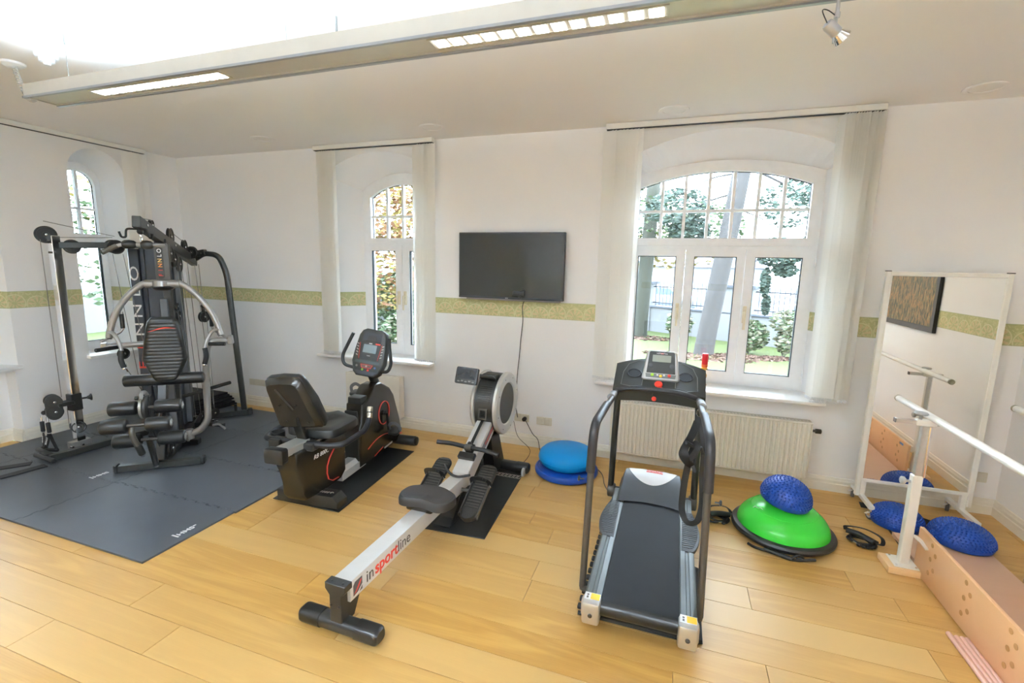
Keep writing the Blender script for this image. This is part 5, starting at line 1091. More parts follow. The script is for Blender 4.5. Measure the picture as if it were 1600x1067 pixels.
# ================================================================== CANDLE on the sill
t = thing('candle_holder', 'gold glass candlestick on the big window sill', 'candle holder', (.268,4.16,.695))
part('stem', MB().lathe([(0,0),(.026,0),(.028,.006),(.012,.016),(.008,.035),(.012,.05),(.022,.065),(.024,.085),(.016,.105),(.010,.120),(.014,.130),(.030,.142),(.034,.150),(.030,.152),(0,.150)], (.268,4.16,.695), n=24), GOLD, t)
t = thing('candle', 'red pillar candle standing in the gold candlestick', 'candle', (.268,4.16,.847))
part('wax_body', MB().cyl((.268,4.16,.847), (.268,4.16,.962), .024, 24, bev=.004), WAX, t); part('candle_band', MB().cyl((.268,4.16,.847), (.268,4.16,.872), .0252, 24), mat('orange_wax', (.75,.16,.03), .4), t); part('wick', MB().cyl((.268,4.16,.96), (.268,4.16,.970), .0015, 6), BLACK, t)

# ================================================================== MULTI GYM (local frame: x lateral, y towards the back, z up)
GA = math.atan2(.632, .775)
t = thing('multi_gym', 'black and silver multi gym with cable column and padded rollers on the puzzle mat', 'multi gym', (-3.74,2.44,.0125), GA, world=False)
GY = t
BM = lambda name, a, b, w_, h_, m=DKMET, up=(0,0,1), par=None, bev=.004, lab=None: part(name, MB().beam(a, b, w_, h_, up=up, bev=bev), m, par or t, lab)
def pulley(c, ax, r, par=None, w_=.022, lab=None):
    c = Vector(c); ax = Vector(ax).normalized(); prof = [(0,-w_*.45),(r*.30,-w_*.5),(r*.36,-w_*.28),(r*.80,-w_*.28),(r*.86,-w_*.5),(r,-w_*.5),(r*.90,0),(r,w_*.5),(r*.86,w_*.5),(r*.80,w_*.28),(r*.36,w_*.28),(r*.30,w_*.5),(0,w_*.45)]
    p = part('pulley', MB().lathe(prof, c, ax, 30), BLACKP, par or t, lab)
    part('pulley_bolt', MB().cyl(c-ax*(w_*.5+.006), c+ax*(w_*.5+.006), .010, 10, bev=.003), CHROME, p); return p
LX = (1,0,0)
# bases
BM('front_foot', (-.275,.0,.03), (.275,.0,.03), .05, .05)
for s_ in (-1, 1): BM('end_cap', (s_*.27,.0,.034), (s_*.302,.0,.034), .062, .062, BLACKP, bev=.008)
for x in (-.20,-.12): part('bolt_hole', MB().cyl((x,-.0255,.03), (x,-.0265,.03), .006, 10), GASK, t)
BM('base_beam', (0,.03,.03), (0,1.26,.03), .05, .05)
BM('left_base_beam', (-.86,.385,.03), (-.03,1.21,.03), .05, .05); BM('right_base_beam', (0,1.22,.03), (.42,1.30,.03), .05, .05)
BM('end_cap', (.405,1.297,.032), (.45,1.305,.032), .066, .062, BLACKP, bev=.008)
part('storage_peg', MB().cyl((.30,1.27,.05), (.30,1.27,.125), .014, 12, bev=.003), BLACKP, t)
BM('joint_plate', (-.84,.64,.035), (-.74,.745,.035), .062, .058, SILV, bev=.002); 
for a in (-.815,-.765): part('bolt', MB().cyl((a,.61+(a+.815),.035), (a+.022,.59+(a+.815),.035), .009, 10), CHROME, t)
# T shaped front end of the left beam
for a_, b_ in (((-1.05,.64), (-.84,.42)), ((-1.0,.50), (-.80,.31))): part('foot_bar', MB().cyl((*a_,.030), (*b_,.030), .018, 12, bev=.003), BLACKP, t)
BM('foot_joint', (-.955,.505,.028), (-.885,.425,.028), .05, .045, BLACKP)
# seat post and backrest support
BM('seat_post', (0,.02,.055), (.005,.20,.62), .06, .06, BLACK, up=(0,1,0))
BM('upright', (0,.50,.05), (0,.56,1.62), .06, .06, DKMET, up=(0,1,0))
part('upright', MB().beam((-.01,.42,.06), (-.01,.46,1.30), .055, .03, up=(0,1,0), bev=.004), GREYP, t)
# padded bolster under the backrest
part('seat_bolster', MB().cyl((-.275,.27,.655), (.275,.27,.655), .048, 26, bev=.010), VINYL, t)
for s_ in (-1, 1): part('bolster_cap', MB().cyl((s_*.272,.27,.655), (s_*.279,.27,.655), .030, 18), BLACK, t)
# backrest pad: elongated hexagon with stitched ribs
def bw(k): # half width by height 0..1
    pts = [(0,.060),(.06,.090),(.32,.150),(.36,.156),(.80,.122),(.93,.105),(1.0,.075)]
    for (a, wa), (b, wb) in zip(pts, pts[1:]):
        if k <= b: return wa+(wb-wa)*(k-a)/(b-a)
    return pts[-1][1]
PZ0, PZ1 = .64, 1.165; PO = Vector((.018,.245,0))
def padf(front):
    def fn(u, v):
        e = 2*v-1; k = u; kk = max(0, min(1, k)); wdt = bw(kk); x = wdt*math.sin(e*PI/2)**1 if False else wdt*e
        edge = max(abs(e)**8, (abs(2*k-1))**22); thick = .036*(1-edge)+.004
        rib = .003*abs(math.sin(PI*kk*19))**.5-.002 if (front and abs(e) < .93) else 0
        z = PZ0+(PZ1-PZ0)*k; y = PO.y+.040*(z-PZ0)/(PZ1-PZ0)
        return Vector((PO.x+x, y-(thick+rib) if front else y+.012, z))
    return fn
g_ = MB().grid(padf(True), 115, 21); n0 = len(g_.v); g_.grid(padf(False), 115, 21)
for i in range(114):
    for j in (0, 20): g_.f.append([i*21+j, (i+1)*21+j, n0+(i+1)*21+j, n0+i*21+j])
for j in range(20):
    for i in (0, 114): g_.f.append([i*21+j, i*21+j+1, n0+i*21+j+1, n0+i*21+j])
bp = part('backrest', g_, VINYL, t, sharp=.8)
def swoosh(q, up_): 
    x = -.100+.205*q; return Vector((PO.x+x, PO.y+.033-.044, PZ0+(PZ1-PZ0)*.80+.010*math.sin(q*5.2-1.4)+.020*q+ (up_)*.0045*math.sin(PI*q)))
part('red_swoosh', MB().grid(lambda u, v: swoosh(u, 2*v-1), 20, 2), REDP, bp, 'red curved stripe')
# leg rollers
def rollers(y, z, off, lab=None, hl=.225):
    ax_ = part('roller_axle', MB().cyl((-hl,y,z), (hl,y,z), .012, 12), GUNM, t)
    for a, b, in ((-hl,-.055+off), (.055+off,hl)):
        r_ = part('foam_roller', MB().cyl((a,y,z), (b,y,z), .050, 26, bev=.012), VINYL, t)
        e = a if a < -.1 else b; s2 = -1 if e < 0 else 1
        part('roller_cap', MB().cyl((e+s2*-.003,y,z), (e+s2*.004,y,z), .027, 18, bev=.002), SILV, r_)
        part('cap_screw', MB().cyl((e,y,z), (e+s2*.009,y,z), .008, 8), CHROME, r_)
rollers(-.17, .545, .0); rollers(-.375, .475, .0, hl=.205); rollers(-.16, .295, .0)
# cam and levers between the rollers
part('cam_disc', MB().cyl((-.035,-.15,.54), (-.012,-.15,.54), .082, 30, bev=.004).cyl((-.010,-.15,.54), (.012,-.15,.54), .090, 30, bev=.004), mat('cam_black', (.03,.03,.03), .4), t)
part('cam_band', MB().lathe([(.083,-.008),(.0835,.008)], (-.024,-.15,.54), LX, 32), SILV, t)
part('cam_arm', MB().prism([(-.20,.42),(-.13,.42),(-.09,.60),(-.12,.63),(-.16,.62)], (.014,0,0), (0,1,0), (0,0,1), (.012,0,0), .003, 1), BLACK, t)
part('cam_plate', MB().prism([(-.22,.44),(-.10,.25),(-.07,.20),(-.03,.22),(-.04,.33),(-.08,.44),(-.14,.50)], (.020,0,0), (0,1,0), (0,0,1), (.008,0,0), .002, 1), BLACKP, t)
for y, z in ((-.10,.40),(-.07,.36),(-.10,.33),(-.06,.30)): part('cam_hole', MB().cyl((.028,y,z), (.0288,y,z), .008, 10), GASK, t)
part('silver_arc', MB().tube(fillet([(-.02,-.20,.615), (-.02,-.17,.655), (-.02,-.11,.650), (-.02,-.06,.60)], .03, 5), .013, 10), SILV, t)
part('arc_knob', MB().cyl((-.055,-.20,.625), (-.030,-.20,.625), .014, 12, bev=.004), BLACK, t)
part('lever', MB().tube(fillet([(-.03,-.36,.475), (-.03,-.385,.41), (-.02,-.33,.30), (-.015,-.31,.26)], .04, 5), .018, 12), mat('bronze_grey', (.12,.11,.09), .35, metal=.4), t)
part('lever_sleeve', MB().cyl((-.02,-.335,.32), (-.010,-.30,.235), .023, 14, bev=.004), BLACKP, t); part('lever_tip', MB().cyl((-.010,-.30,.235), (-.008,-.293,.218), .016, 12), CHROME, t)
part('lower_lever', MB().cyl((-.01,-.16,.30), (.0,-.10,.07), .020, 12), BLACKP, t); part('lever_tip', MB().cyl((.0,-.10,.07), (.001,-.095,.055), .017, 12), CHROME, t)
BM('leg_arm', (.005,-.15,.30), (.005,.06,.44), .035, .05, BLACK)
pulley((.05,.10,.12), LX, .055); BM('low_bracket', (.03,.06,.06), (.03,.12,.16), .02, .06, BLACK)
# top boom with pulleys
bz_ = lambda y: 1.885-.205*(y-.04)
BM('top_boom', (0,.00,bz_(0)), (0,1.42,bz_(1.42)), .056, .085)
BM('boom_joint', (0,.46,bz_(.46)-.045), (0,.56,bz_(.56)-.045), .085, .075, BLACK)
for y in (.12,.75,1.32): part('bolt', MB().cyl((.028,y,bz_(y)+.005), (.036,y,bz_(y)+.005), .010, 10, bev=.002), CHROME, t)
pulley((.0,.30,bz_(.30)+.055), LX, .040); pulley((.0,.74,bz_(.74)+.078), LX, .074); pulley((.0,1.13,bz_(1.13)+.076), LX, .072); pulley((.035,1.22,bz_(1.22)+.05), (.5,1,0), .058)
pulley((.045,.52,bz_(.52)-.115), LX, .072); pulley((.0,.78,bz_(.78)-.11), LX, .070); pulley((.0,.92,bz_(.92)-.125), LX, .068)
for y in (.30,.74,1.13): BM('pulley_bracket', (-.016,y,bz_(y)+.02), (-.016,y,bz_(y)+.075), .03, .004, BLACK, up=(1,0,0))
# lat pull hooks and hanger
part('hook', MB().tube(fillet([(-.005,.035,bz_(0)-.052), (-.075,.03,bz_(0)-.052), (-.082,.03,bz_(0)-.115), (-.105,.02,bz_(0)-.115), (-.115,.015,bz_(0)-.075)], .02, 5), .0075, 8), FOAM, t)
part('hook', MB().tube(fillet([(.005,.035,bz_(0)-.052), (.055,.03,bz_(0)-.052), (.062,.03,bz_(0)-.115), (.080,.02,bz_(0)-.115), (.086,.015,bz_(0)-.085)], .02, 5), .0075, 8), FOAM, t)
part('cable_stop', MB().ball((0,.06,bz_(0)-.068), .022, 12, sz=1.1), BLACK, t)
ch_ = MB()
for k in range(3): ch_.tube([Vector((0,.06,bz_(0)-.100-.022*k))+Vector(((.008*math.cos(a)) if k % 2 else 0, (.008*math.cos(a)) if not k % 2 else 0, .015*math.sin(a))) for a in [2*PI*q/10 for q in range(10)]], .0022, 5, closed=True)
part('chain', ch_, CHROME, t)
lz = bz_(0)-.165
lb_ = part('lat_bar', MB().tube(fillet([(-.21,-.02,lz-.060), (-.125,.05,lz), (.10,.06,lz), (.13,.10,lz+.0)], .04, 5), .013, 12), SILV, t)
for a, b in ((-.115,-.030), (-.0,.075)): part('lat_grip', MB().tube([(a,.055,lz), (a+.015,.055,lz), ((a+b)/2,.055,lz), (b-.015,.055,lz), (b,.055,lz)], 1, 14, rs=[.022,.032,.034,.030,.018]), BLACKP, lb_)
part('bar_sleeve', MB().tube([(-.215,-.025,lz-.065), (-.145,.034,lz-.014)], .017, 12), mat('bronze_grey', (0,0,0)), lb_)
# name plate post in front of the upright
pf = part('press_post', MB().prism([(-.050,1.445),(.050,1.445),(.050,1.755),(-.050,1.755)], (.018,.40,0), (1,0,0), (0,0,1), (0,.05,0), .006, 2), GUNM, t)
part('name_plate', MB().prism(rrect(.044,.255,.016,4), (.008,.3985,1.595), (1,0,0), (0,0,1), (0,-.004,0)), BLACK, pf)
FF = [('F',REDP),('I',REDP),('N',mat('orange_print', (.85,.30,.05), .5)),('N',mat('amber_print', (.9,.6,.2), .5)),('L',WPRINT),('O',WPRINT)]
for k, (ltr, m_) in enumerate(FF): text(pf, ltr, .042, (.008,.3935,1.497+.039*k), (0,0,1), (-1,0,0), m_, bold=.0008)
# butterfly press arms
part('arm_hub', MB().tube([(-.11,.40,1.425), (.13,.40,1.425)], .034, 18).cyl((0,.40,1.40), (0,.40,1.45), .06, 22), SILV, t)
part('hub_underside', MB().lathe([(.0,-.02),(.06,-.02),(.085,0),(.06,.012)], (.01,.40,1.395), (0,0,1), 24), BLACK, t)
for s_ in (-1, 1):
    cx0 = .01
    P = [(cx0+s_*.085,.40,1.435), (cx0+s_*.14,.40,1.42), (cx0+s_*.225,.39,1.345), (cx0+s_*.30,.385,1.245), (cx0+s_*.355,.38,1.13), (cx0+s_*.39,.375,.995)]
    arm = part('press_arm', MB().tube(catmull(P, 6), .0245, 16), SILV, t)
    e = Vector(P[-1]); 
    part('arm_end', MB().cyl(e, e+Vector((s_*.002,0,-.004)), .022, 14), BLACK, arm)
    q0 = e+Vector((-s_*.01,-.01,.045)); q1 = Vector((cx0+s_*.30,.30,.965)); q2 = Vector((cx0+s_*.285,.285,.90))
    part('handle_tube', MB().tube(fillet([q0, q0+Vector((-s_*.04,-.04,.0)), q1, q2], .04, 5), .014, 12), SILV, arm)
    part('handle_grip', MB().tube(fillet([q2, q2+Vector((s_*.012,-.005,-.07)), q2+Vector((-s_*.008,-.01,-.135))], .03, 4), .019, 12), FOAM, arm)
    part('handle_tip', MB().cyl(q2+Vector((-s_*.008,-.01,-.133)), q2+Vector((-s_*.010,-.01,-.150)), .017, 12, bev=.003), CHROME, arm)
    part('side_grip', MB().cyl((cx0+s_*.305,.33,.925), (cx0+s_*.435,.30,.925) if s_ > 0 else (cx0+s_*.41,.18,.925), .0155, 14, bev=.003), FOAM, arm)
    part('vertical_grip', MB().cyl((cx0+s_*.315,.44,1.06), (cx0+s_*.315,.44,1.18), .0155, 14, bev=.003), FOAM, arm); part('grip_tip', MB().cyl((cx0+s_*.315,.44,1.178), (cx0+s_*.315,.44,1.196), .0145, 12), CHROME, arm)
    part('swing_tube', MB().tube(fillet([(cx0+s_*.315,.44,1.06), (cx0+s_*.33,.43,1.03), (cx0+s_*.44,.36,.965)], .02, 4), .010, 10), SILV, arm)
# lower swan-neck tubes
part('swan_tube', MB().tube(fillet([(.085,.46,.105), (.17,.46,.135), (.235,.46,.22), (.245,.46,.60), (.275,.46,.93), (.46,.46,.935)], .09, 7), .028, 16), SILV, t)
part('swan_end', MB().beam((.43,.46,.935), (.475,.46,.94), .06, .075, bev=.006), SILV, t); part('swan_hub', MB().cyl((.085,.46,.05), (.085,.46,.15), .034, 18, bev=.004), SILV, t); BM('swan_foot', (.0,.48,.04), (.16,.44,.04), .06, .05, BLACK)
part('swan_tube', MB().tube(fillet([(-.06,.50,.92), (-.30,.48,.915), (-.44,.44,.915)], .05, 5), .024, 14), SILV, t); part('swan_end', MB().beam((-.42,.44,.915), (-.46,.43,.915), .05, .06, bev=.006), SILV, t)
# weight stack tower
SHR = mat('shroud_blue_grey', (.045,.052,.066), .35, noise=.05)
part('shroud_panel', MB().prism([(-.285,.99),(-.27,.965),(-.11,.93),(-.075,.95),(-.065,1.0),(-.07,1.24),(-.285,1.24)], (0,0,.05), (1,0,0), (0,1,0), (0,0,1.69), .004, 1), SHR, t)
part('shroud_gap', MB().box(-.33,-.285,1.02,1.20,.05,1.72,.004), GASK, t)
sp2 = part('shroud_panel', MB().prism([(-.412,1.20),(-.412,1.012),(-.405,1.0),(-.330,.99),(-.325,1.0),(-.325,1.20)], (0,0,.05), (1,0,0), (0,1,0), (0,0,1.66), .003, 1), SHR, t)
for k, (ltr, m_) in enumerate(zip('FINNLO', [REDP,REDP,WPRINT,WPRINT,WPRINT,WPRINT])): text(sp2, ltr, .10, (-.370,.993,.64+.17*k), (0,0,1), Vector((-1,.13,0)), m_, xs=1.75)
BM('back_plate', (-.045,1.0,.06), (-.045,1.0,1.55), .05, .02, GREYP, up=(0,1,0))
pulley((-.06,.965,1.19), LX, .035); pulley((-.05,.955,1.10), LX, .05)
part('latch', MB().tube(catmull([(-.075,.92,1.16), (-.045,.92,1.13), (-.035,.92,1.02)], 5), .008, 8), BLACK, t)
# weight plates seen between the panels
for k in range(12): part('weight_plate', MB().box(-.29,-.10,1.05,1.18,.10+.042*k,.139+.042*k,.003), BLACKP, t)
for x in (-.24,-.15): part('guide_rod', MB().cyl((x,.90,.05), (x,.90,.62), .012, 12), CHROME, t)
# right support leg
part('support_leg', MB().tube(fillet([(.02,1.40,1.635), (.10,1.38,1.69), (.235,1.345,1.675), (.30,1.32,1.50), (.375,1.305,.05)], .10, 8), 1, sec=rrect(.052,.052,.010,2), up=(0,1,0)), DKMET, t)
BM('leg_flange', (.03,1.395,1.68), (.12,1.37,1.70), .065, .06, DKMET)
for a in (.05,.085): part('bolt', MB().cyl((a,1.36,1.685), (a,1.345,1.685), .010, 10), CHROME, t)
# cable column on the left
part('column', MB().beam((-.79,.70,.05), (-.79,.70,1.795), .062, .062, up=(math.cos(.9),math.sin(.9),0), bev=.004), CHROME, t, label='chrome square column')
CA = (.55,-.83,0)
for z in (1.75,1.66): part('bolt', MB().cyl((-.80,.665,z), (-.815,.655,z), .008, 10), DKMET, t)
pulley((-.825,.675,1.80), CA, .068, w_=.030); BM('column_bracket', (-.80,.69,1.74), (-.82,.68,1.80), .04, .04, BLACK)
tb = BM('top_beam', (-.77,.71,1.72), (-.22,1.00,1.745), .045, .05); pulley((-.70,.755,1.712), CA, .058); pulley((-.47,.875,1.725), CA, .056); pulley((-.43,.835,1.72), CA, .060, w_=.03)
part('column_plate', MB().beam((-.795,.68,.09), (-.795,.68,.32), .056, .012, up=(.55,-.83,0), bev=.002), ALU, t)
pulley((-.79,.70,.185), CA, .050, w_=.07)
# sliding carriage with twin pulleys
cg = BM('carriage', (-.79,.695,.335), (-.79,.695,.48), .075, .078, BLACKP, up=(math.cos(.9),math.sin(.9),0)); cc2 = Vector((-.895,.60,0))
part('carriage_plate', MB().prism([(.055*math.cos(a), .065*math.sin(a)+ (.042 if math.sin(a) > 0 else -.042)) for a in [2*PI*q/20 for q in range(20)]], cc2+Vector((.02,-.028,.40)), Vector((.83,.55,0)), (0,0,1), Vector(CA)*.008), DKMET, t)
part('carriage_arm', MB().beam(cc2+Vector((.02,0,.41)), (-.80,.68,.41), .10, .03, up=(0,0,1), bev=.006), DKMET, t)
for dz in (.042,-.042):
    for d_ in (-.030,.030): pulley(cc2+Vector((d_*.8,-d_*1.2+.012,.40+dz)), CA, .052, w_=.02)
part('carriage_knob', MB().cyl((-.755,.72,.425), (-.70,.755,.425), .008, 10).lathe([(0,.0),(.012,.0),(.016,.012),(.030,.024),(.030,.030),(0,.032)], (-.72,.742,.425), (.83,.55,0), 16), BLACK, t)
for dx_ in (-.035,.015): part('cable_ball', MB().ball(cc2+Vector((dx_-.04,-.01-dx_,.345)), .019, 12), BLACK, t)
# cables
def gc(pts): part('steel_cable', MB().tube(pts, .0028, 6), WIRE, t)
gc([(-.82,.65,1.905), (-.44,.86,1.81)]); gc([(-.80,.70,1.78), (-.46,.87,1.80)]); gc([(-.46,.84,1.66), (-.36,.90,.20)]); gc([(-.40,.88,1.66), (-.27,.92,.25)])
gc([(0,.10,bz_(.10)+.05), (0,.30,bz_(.30)+.095)]); gc([(0,.74,bz_(.74)+.125), (0,1.13,bz_(1.13)+.125)]); gc([(0,.77,bz_(.74)+.0), (0,1.40,bz_(1.4)+.045)])
for a, b in (((.0,.86,1.60),(.03,.90,.12)), ((.0,.98,1.58),(.05,1.0,.12)), ((.02,1.10,1.60),(.075,1.06,.12)), ((.04,1.26,1.58),(.13,1.16,.10)), ((.07,1.28,1.58),(.085,1.25,1.22)), ((.11,1.25,1.05),(.14,1.12,.12)), ((-.84,.62,1.76),(-.84,.62,.47))): gc([a, b])
gc([(-.83,.66,.36), (-.83,.66,.20)])
pulley((.085,1.25,1.185), (1,.4,0), .042, w_=.03); pulley((.085,1.25,1.06), (.9,-.6,0), .055, w_=.03); BM('double_bracket', (.085,1.25,1.06), (.085,1.25,1.18), .03, .02, BLACK)
part('snap_hook', MB().tube(catmull([(-.30,.42,.775), (-.305,.42,.73), (-.30,.43,.70)], 4), .006, 8), CHROME, t); gc([(-.30,.43,.71), (-.255,.60,.45), (-.20,.70,.06)]); pulley((-.34,.50,.84), (.8,-.6,0), .045)
# low pulleys around the tower foot
pulley((.10,.90,.13), (1,.3,0), .055); pulley((.16,1.02,.12), (.8,-.6,0), .05); BM('low_bracket', (.05,.85,.06), (.05,1.05,.10), .05, .05, BLACK)
part('cross_tube', MB().cyl((-.05,.80,.36), (.28,1.20,.38), .018, 12), BLACKP, t); part('low_hook', MB().tube(catmull([(.20,.75,.08), (.26,.72,.09), (.31,.70,.05)], 4), .010, 8), SILV, t)
BM('pulley_carrier', (.14,.80,.08), (.30,.72,.08), .035, .03, BLACK)
for k in range(3): part('bolt', MB().cyl((.24-.04*k,.74+.04*k,.11), (.24-.04*k,.74+.04*k,.125), .011, 10), CHROME, t)
# handles clipped to the carriage
gym = Matrix.Translation((-3.74,2.44,.0125)) @ Matrix.Rotation(GA, 4, 'Z')
for k, (dx_, lab) in enumerate(((-.065,'black webbing pull handle hanging from the cable carriage, left one'), (-.005,'black webbing pull handle hanging from the cable carriage, right one'))):
    top = gym @ (cc2+Vector((dx_-.035,-.02-dx_*.8,.325))); h = thing('pull_handle', lab, 'handle', top, .5*k-.2, world=False)
    part('carabiner', MB().tube([(.010*math.cos(a),0,-.028+.028*math.sin(a)) for a in [2*PI*q/14 for q in range(14)]], .0028, 6, closed=True), CHROME, h)
    part('sleeve', MB().cyl((0,0,-.055), (.004*k,0,-.140), .015, 12, bev=.003), RUB, h); part('ring', MB().tube([(.016*math.cos(a),.010*math.sin(a),-.145) for a in [2*PI*q/12 for q in range(12)]], .003, 6, closed=True), CHROME, h)
    for s_ in (-1, 1): part('webbing', MB().tube([(0,0,-.140), (s_*.022,0,-.215), (s_*.052,0,-.290)], 1, sec=[(.014,.0015),(-.014,.0015),(-.014,-.0015),(.014,-.0015)], up=(0,1,0)), RUB, h)
    part('grip', MB().cyl((-.056,0,-.292), (.056,0,-.292), .014, 12, bev=.003), FOAM, h)
    text(h, 'FINNLO', .019, (-.030,-.0035,-.215), (.30,0,.95), (-.95,0,.30), WPRINT, bold=.0005)

# ================================================================== PUZZLE MAT
t = thing('puzzle_mat', 'dark grey interlocking foam gym mat under the multi gym', 'floor mat', (-4.0,2.7,0))
TH_ = .012
def jig(p, q, teeth, sgn, n):
    """edge from p to q with square teeth, offset to the left by sgn"""
    p = Vector(p); q = Vector(q); d = (q-p); L = d.length; d.normalize(); nr = Vector((-d.y, d.x))*sgn; out = []
    if not teeth: return [tuple(p)]
    w_ = L/(2*n+1); out.append(tuple(p))
    for k in range(n):
        a = p+d*(w_*(2*k+1)); b = a+d*w_; out += [tuple(a), tuple(a+nr*.014-d*.004), tuple(b+nr*.014+d*.004), tuple(b)]
    return out
cols = [-5.385, -4.975, -3.805, -2.640]; rws = [1.572, 2.145, 2.718, 3.291, 3.86]
for i in range(3):
    for j in range(4):
        if i == 0 and j == 0: pass
        xa, xb, ya, yb = cols[i]+.0022, cols[i+1]-.0022, rws[j]+.0022, rws[j+1]-.0022
        if i == 2: xb += (0, .012, -.02, -.03)[j]
        n = 3 if i == 0 else 11
        # teeth only on the right and far edges, sockets on the left and near edges
        pts = jig((xa,ya), (xb,ya), j > 0, 1, n)+jig((xb,ya), (xb,yb), i < 2, -1, 6)+jig((xb,yb), (xa,yb), j < 3, -1, n)[0:]+jig((xa,yb), (xa,ya), i > 0, 1, 6)
        # far edge runs right to left, so mirror its teeth positions onto the neighbour's near edge
        part('mat_tile', MB().prism(pts, (0,0,0), (1,0,0), (0,1,0), (0,0,TH_), 0), MATG, t, sharp=0)
text(t, 'HMS', .045, (-2.712,1.872,TH_+.0006), (0,1,0), (-1,0,0), WPRINT, xs=1.15, bold=.001)
part('logo_stroke', MB().box(-2.745,-2.690,1.806,1.816,TH_,TH_+.0008).box(-2.728,-2.718,1.925,1.945,TH_,TH_+.0008), WPRINT, t)
text(t, 'HMS', .045, (-4.03,2.19,TH_+.0006), (0,1,0), (-1,0,0), WPRINT, xs=1.15, bold=.001); part('logo_stroke', MB().box(-4.06,-4.01,2.125,2.134,TH_,TH_+.0008), WPRINT, t)
# folded mats in the corner
for k, (x0_, x1_, y0_, y1_, z_, lb) in enumerate(((-5.34,-4.66,3.40,3.93,.0130,'lowest black folded foam mat in the stack in the far corner'), (-5.32,-4.72,3.42,3.95,.059,'middle black folded foam mat in the stack in the far corner'), (-5.35,-4.75,3.38,3.92,.105,'top black folded foam mat in the stack in the far corner'))):
    single('folded_mat', MB().box(x0_,x1_,y0_,y1_,z_,z_+.020,.005,2).box(x0_+.01,x1_-.015,y0_+.01,y1_-.01,z_+.021,z_+.043,.005,2), RUB, lb, 'mat', group='folded foam mats in the far corner')
for k, (a, b, lb) in enumerate((((-4.94,1.85), (-4.735,2.12), 'flat black rubber strip on the mat nearer the left wall'), ((-4.635,1.88), (-4.59,2.14), 'flat black rubber strip on the mat farther from the left wall'))):
    single('rubber_strip', MB().beam((*a,TH_+.0045), (*b,TH_+.0045), .075, .008, bev=.003), RUB, lb, 'strip')

# ================================================================== OUTSIDE
ZG = -.35
struct('ground_lawn', MB().grid(lambda u, v: Vector((-30+70*u, 4.6+12.2*v, ZG)), 2, 2), GRASS); struct('ground_lawn_left', MB().grid(lambda u, v: Vector((-40+34*u, -12+16.6*v, ZG)), 2, 2), GRASS)
struct('ground_road', MB().grid(lambda u, v: Vector((-60+140*u, 16.8+70*v, ZG-.03-.55*min(1, v*4))), 2, 9), ROAD)
struct('ground_lawn_right', MB().grid(lambda u, v: Vector((2.7+34*u, -14+18.6*v, ZG)), 2, 2), GRASS)
struct('outer_wall_foot', MB().box(-5.9,2.7,4.47,4.60,ZG-.1,.30), OUTW)
# garden wall with posts and railings
t = thing('garden_wall', 'low white garden wall with tall posts and iron railings beyond the lawn', 'wall', (1.0,15.0,ZG))
Wd = Vector((3.8,-2.1,0)).normalized(); W0 = Vector((-.9,15.95,ZG)); Wn = Vector((-Wd.y,Wd.x,0))
if Wn.y < 0: Wn = -Wn
wp = lambda s_, z, o_=0: W0+Wd*s_+Wn*o_+Vector((0,0,z))
part('low_wall', MB().beam(wp(-5,.38), wp(9,.38), .24, .76, bev=0), OUTW, t)
part('coping', MB().beam(wp(-5,.79), wp(9,.79), .34, .06, bev=.01), COPE, t)
for s_, w_ in ((.05,.42), (2.85,1.05), (7.4,.5), (-4,.5)):
    p_ = part('wall_post', MB().box(-w_/2,w_/2,-.17,.17,0,1.50, M=Matrix.Translation(wp(s_,0)) @ Matrix.Rotation(math.atan2(Wd.y,Wd.x),4,'Z')), OUTW, t)
    part('post_cap', MB().box(-w_/2-.06,w_/2+.06,-.23,.23,1.50,1.58, M=Matrix.Translation(wp(s_,0)) @ Matrix.Rotation(math.atan2(Wd.y,Wd.x),4,'Z')), COPE, p_)
for z in (.92,1.42): part('fence_rail', MB().beam(wp(-5,z), wp(9,z), .03, .03, bev=0), FENCE, t)
pk_ = MB(); s_ = -4.9
while s_ < 9: pk_.tube([wp(s_,.82), wp(s_,1.60), wp(s_,1.66)], .009, 4, rs=[.009,.009,.002]); s_ += .125
part('pickets', pk_, FENCE, t, stuff=True)
def car(label, x, y, z, ang, paint, L=4.3):
    t = thing('car', label, 'car', (x,y,z), ang, world=False)
    side = [(-2.1,.35),(-2.12,.62),(-2.0,.80),(-1.25,.92),(-.75,1.36),(-.2,1.45),(.65,1.44),(1.35,1.02),(2.0,.92),(2.12,.6),(2.08,.3)]
    part('body', MB().prism(side, (0,-.80,0), (L/4.3,0,0), (0,0,1), (0,1.6,0), .08, 2), paint, t)
    part('side_window', MB().prism([(-1.05,.96),(-.68,1.31),(-.2,1.38),(.6,1.37),(1.15,1.0)], (0,-.82,0), (L/4.3,0,0), (0,0,1), (0,1.64,0)), CARG, t)
    part('window_pillar', MB().box(-.06,.02,-.83,.83,.95,1.40), paint, t)
    for a in (-1.32,1.30):
        for b in (-.80,.80):
            w_ = part('wheel', MB().cyl((a,b-.09,.32), (a,b+.09,.32), .32, 24, bev=.03), RUB, t); part('wheel_rim', MB().cyl((a,b-.1,.32), (a,b+.1,.32), .20, 16), ALU, w_)
    part('wheel_arch', MB().lathe([(.36,-.001),(.40,.001)], (-1.32,-.812,.32), (0,1,0), 24), CARG, t); part('door_line', MB().box(.03,.045,-.812,.812,.35,.95), CARG, t)
    part('headlight', MB().box(-2.09,-2.02,-.7,-.45,.62,.74).box(-2.09,-2.02,.45,.7,.62,.74), WHITEP, t); part('bumper', MB().box(-2.16,-1.95,-.78,.78,.33,.50,.05), paint, t)
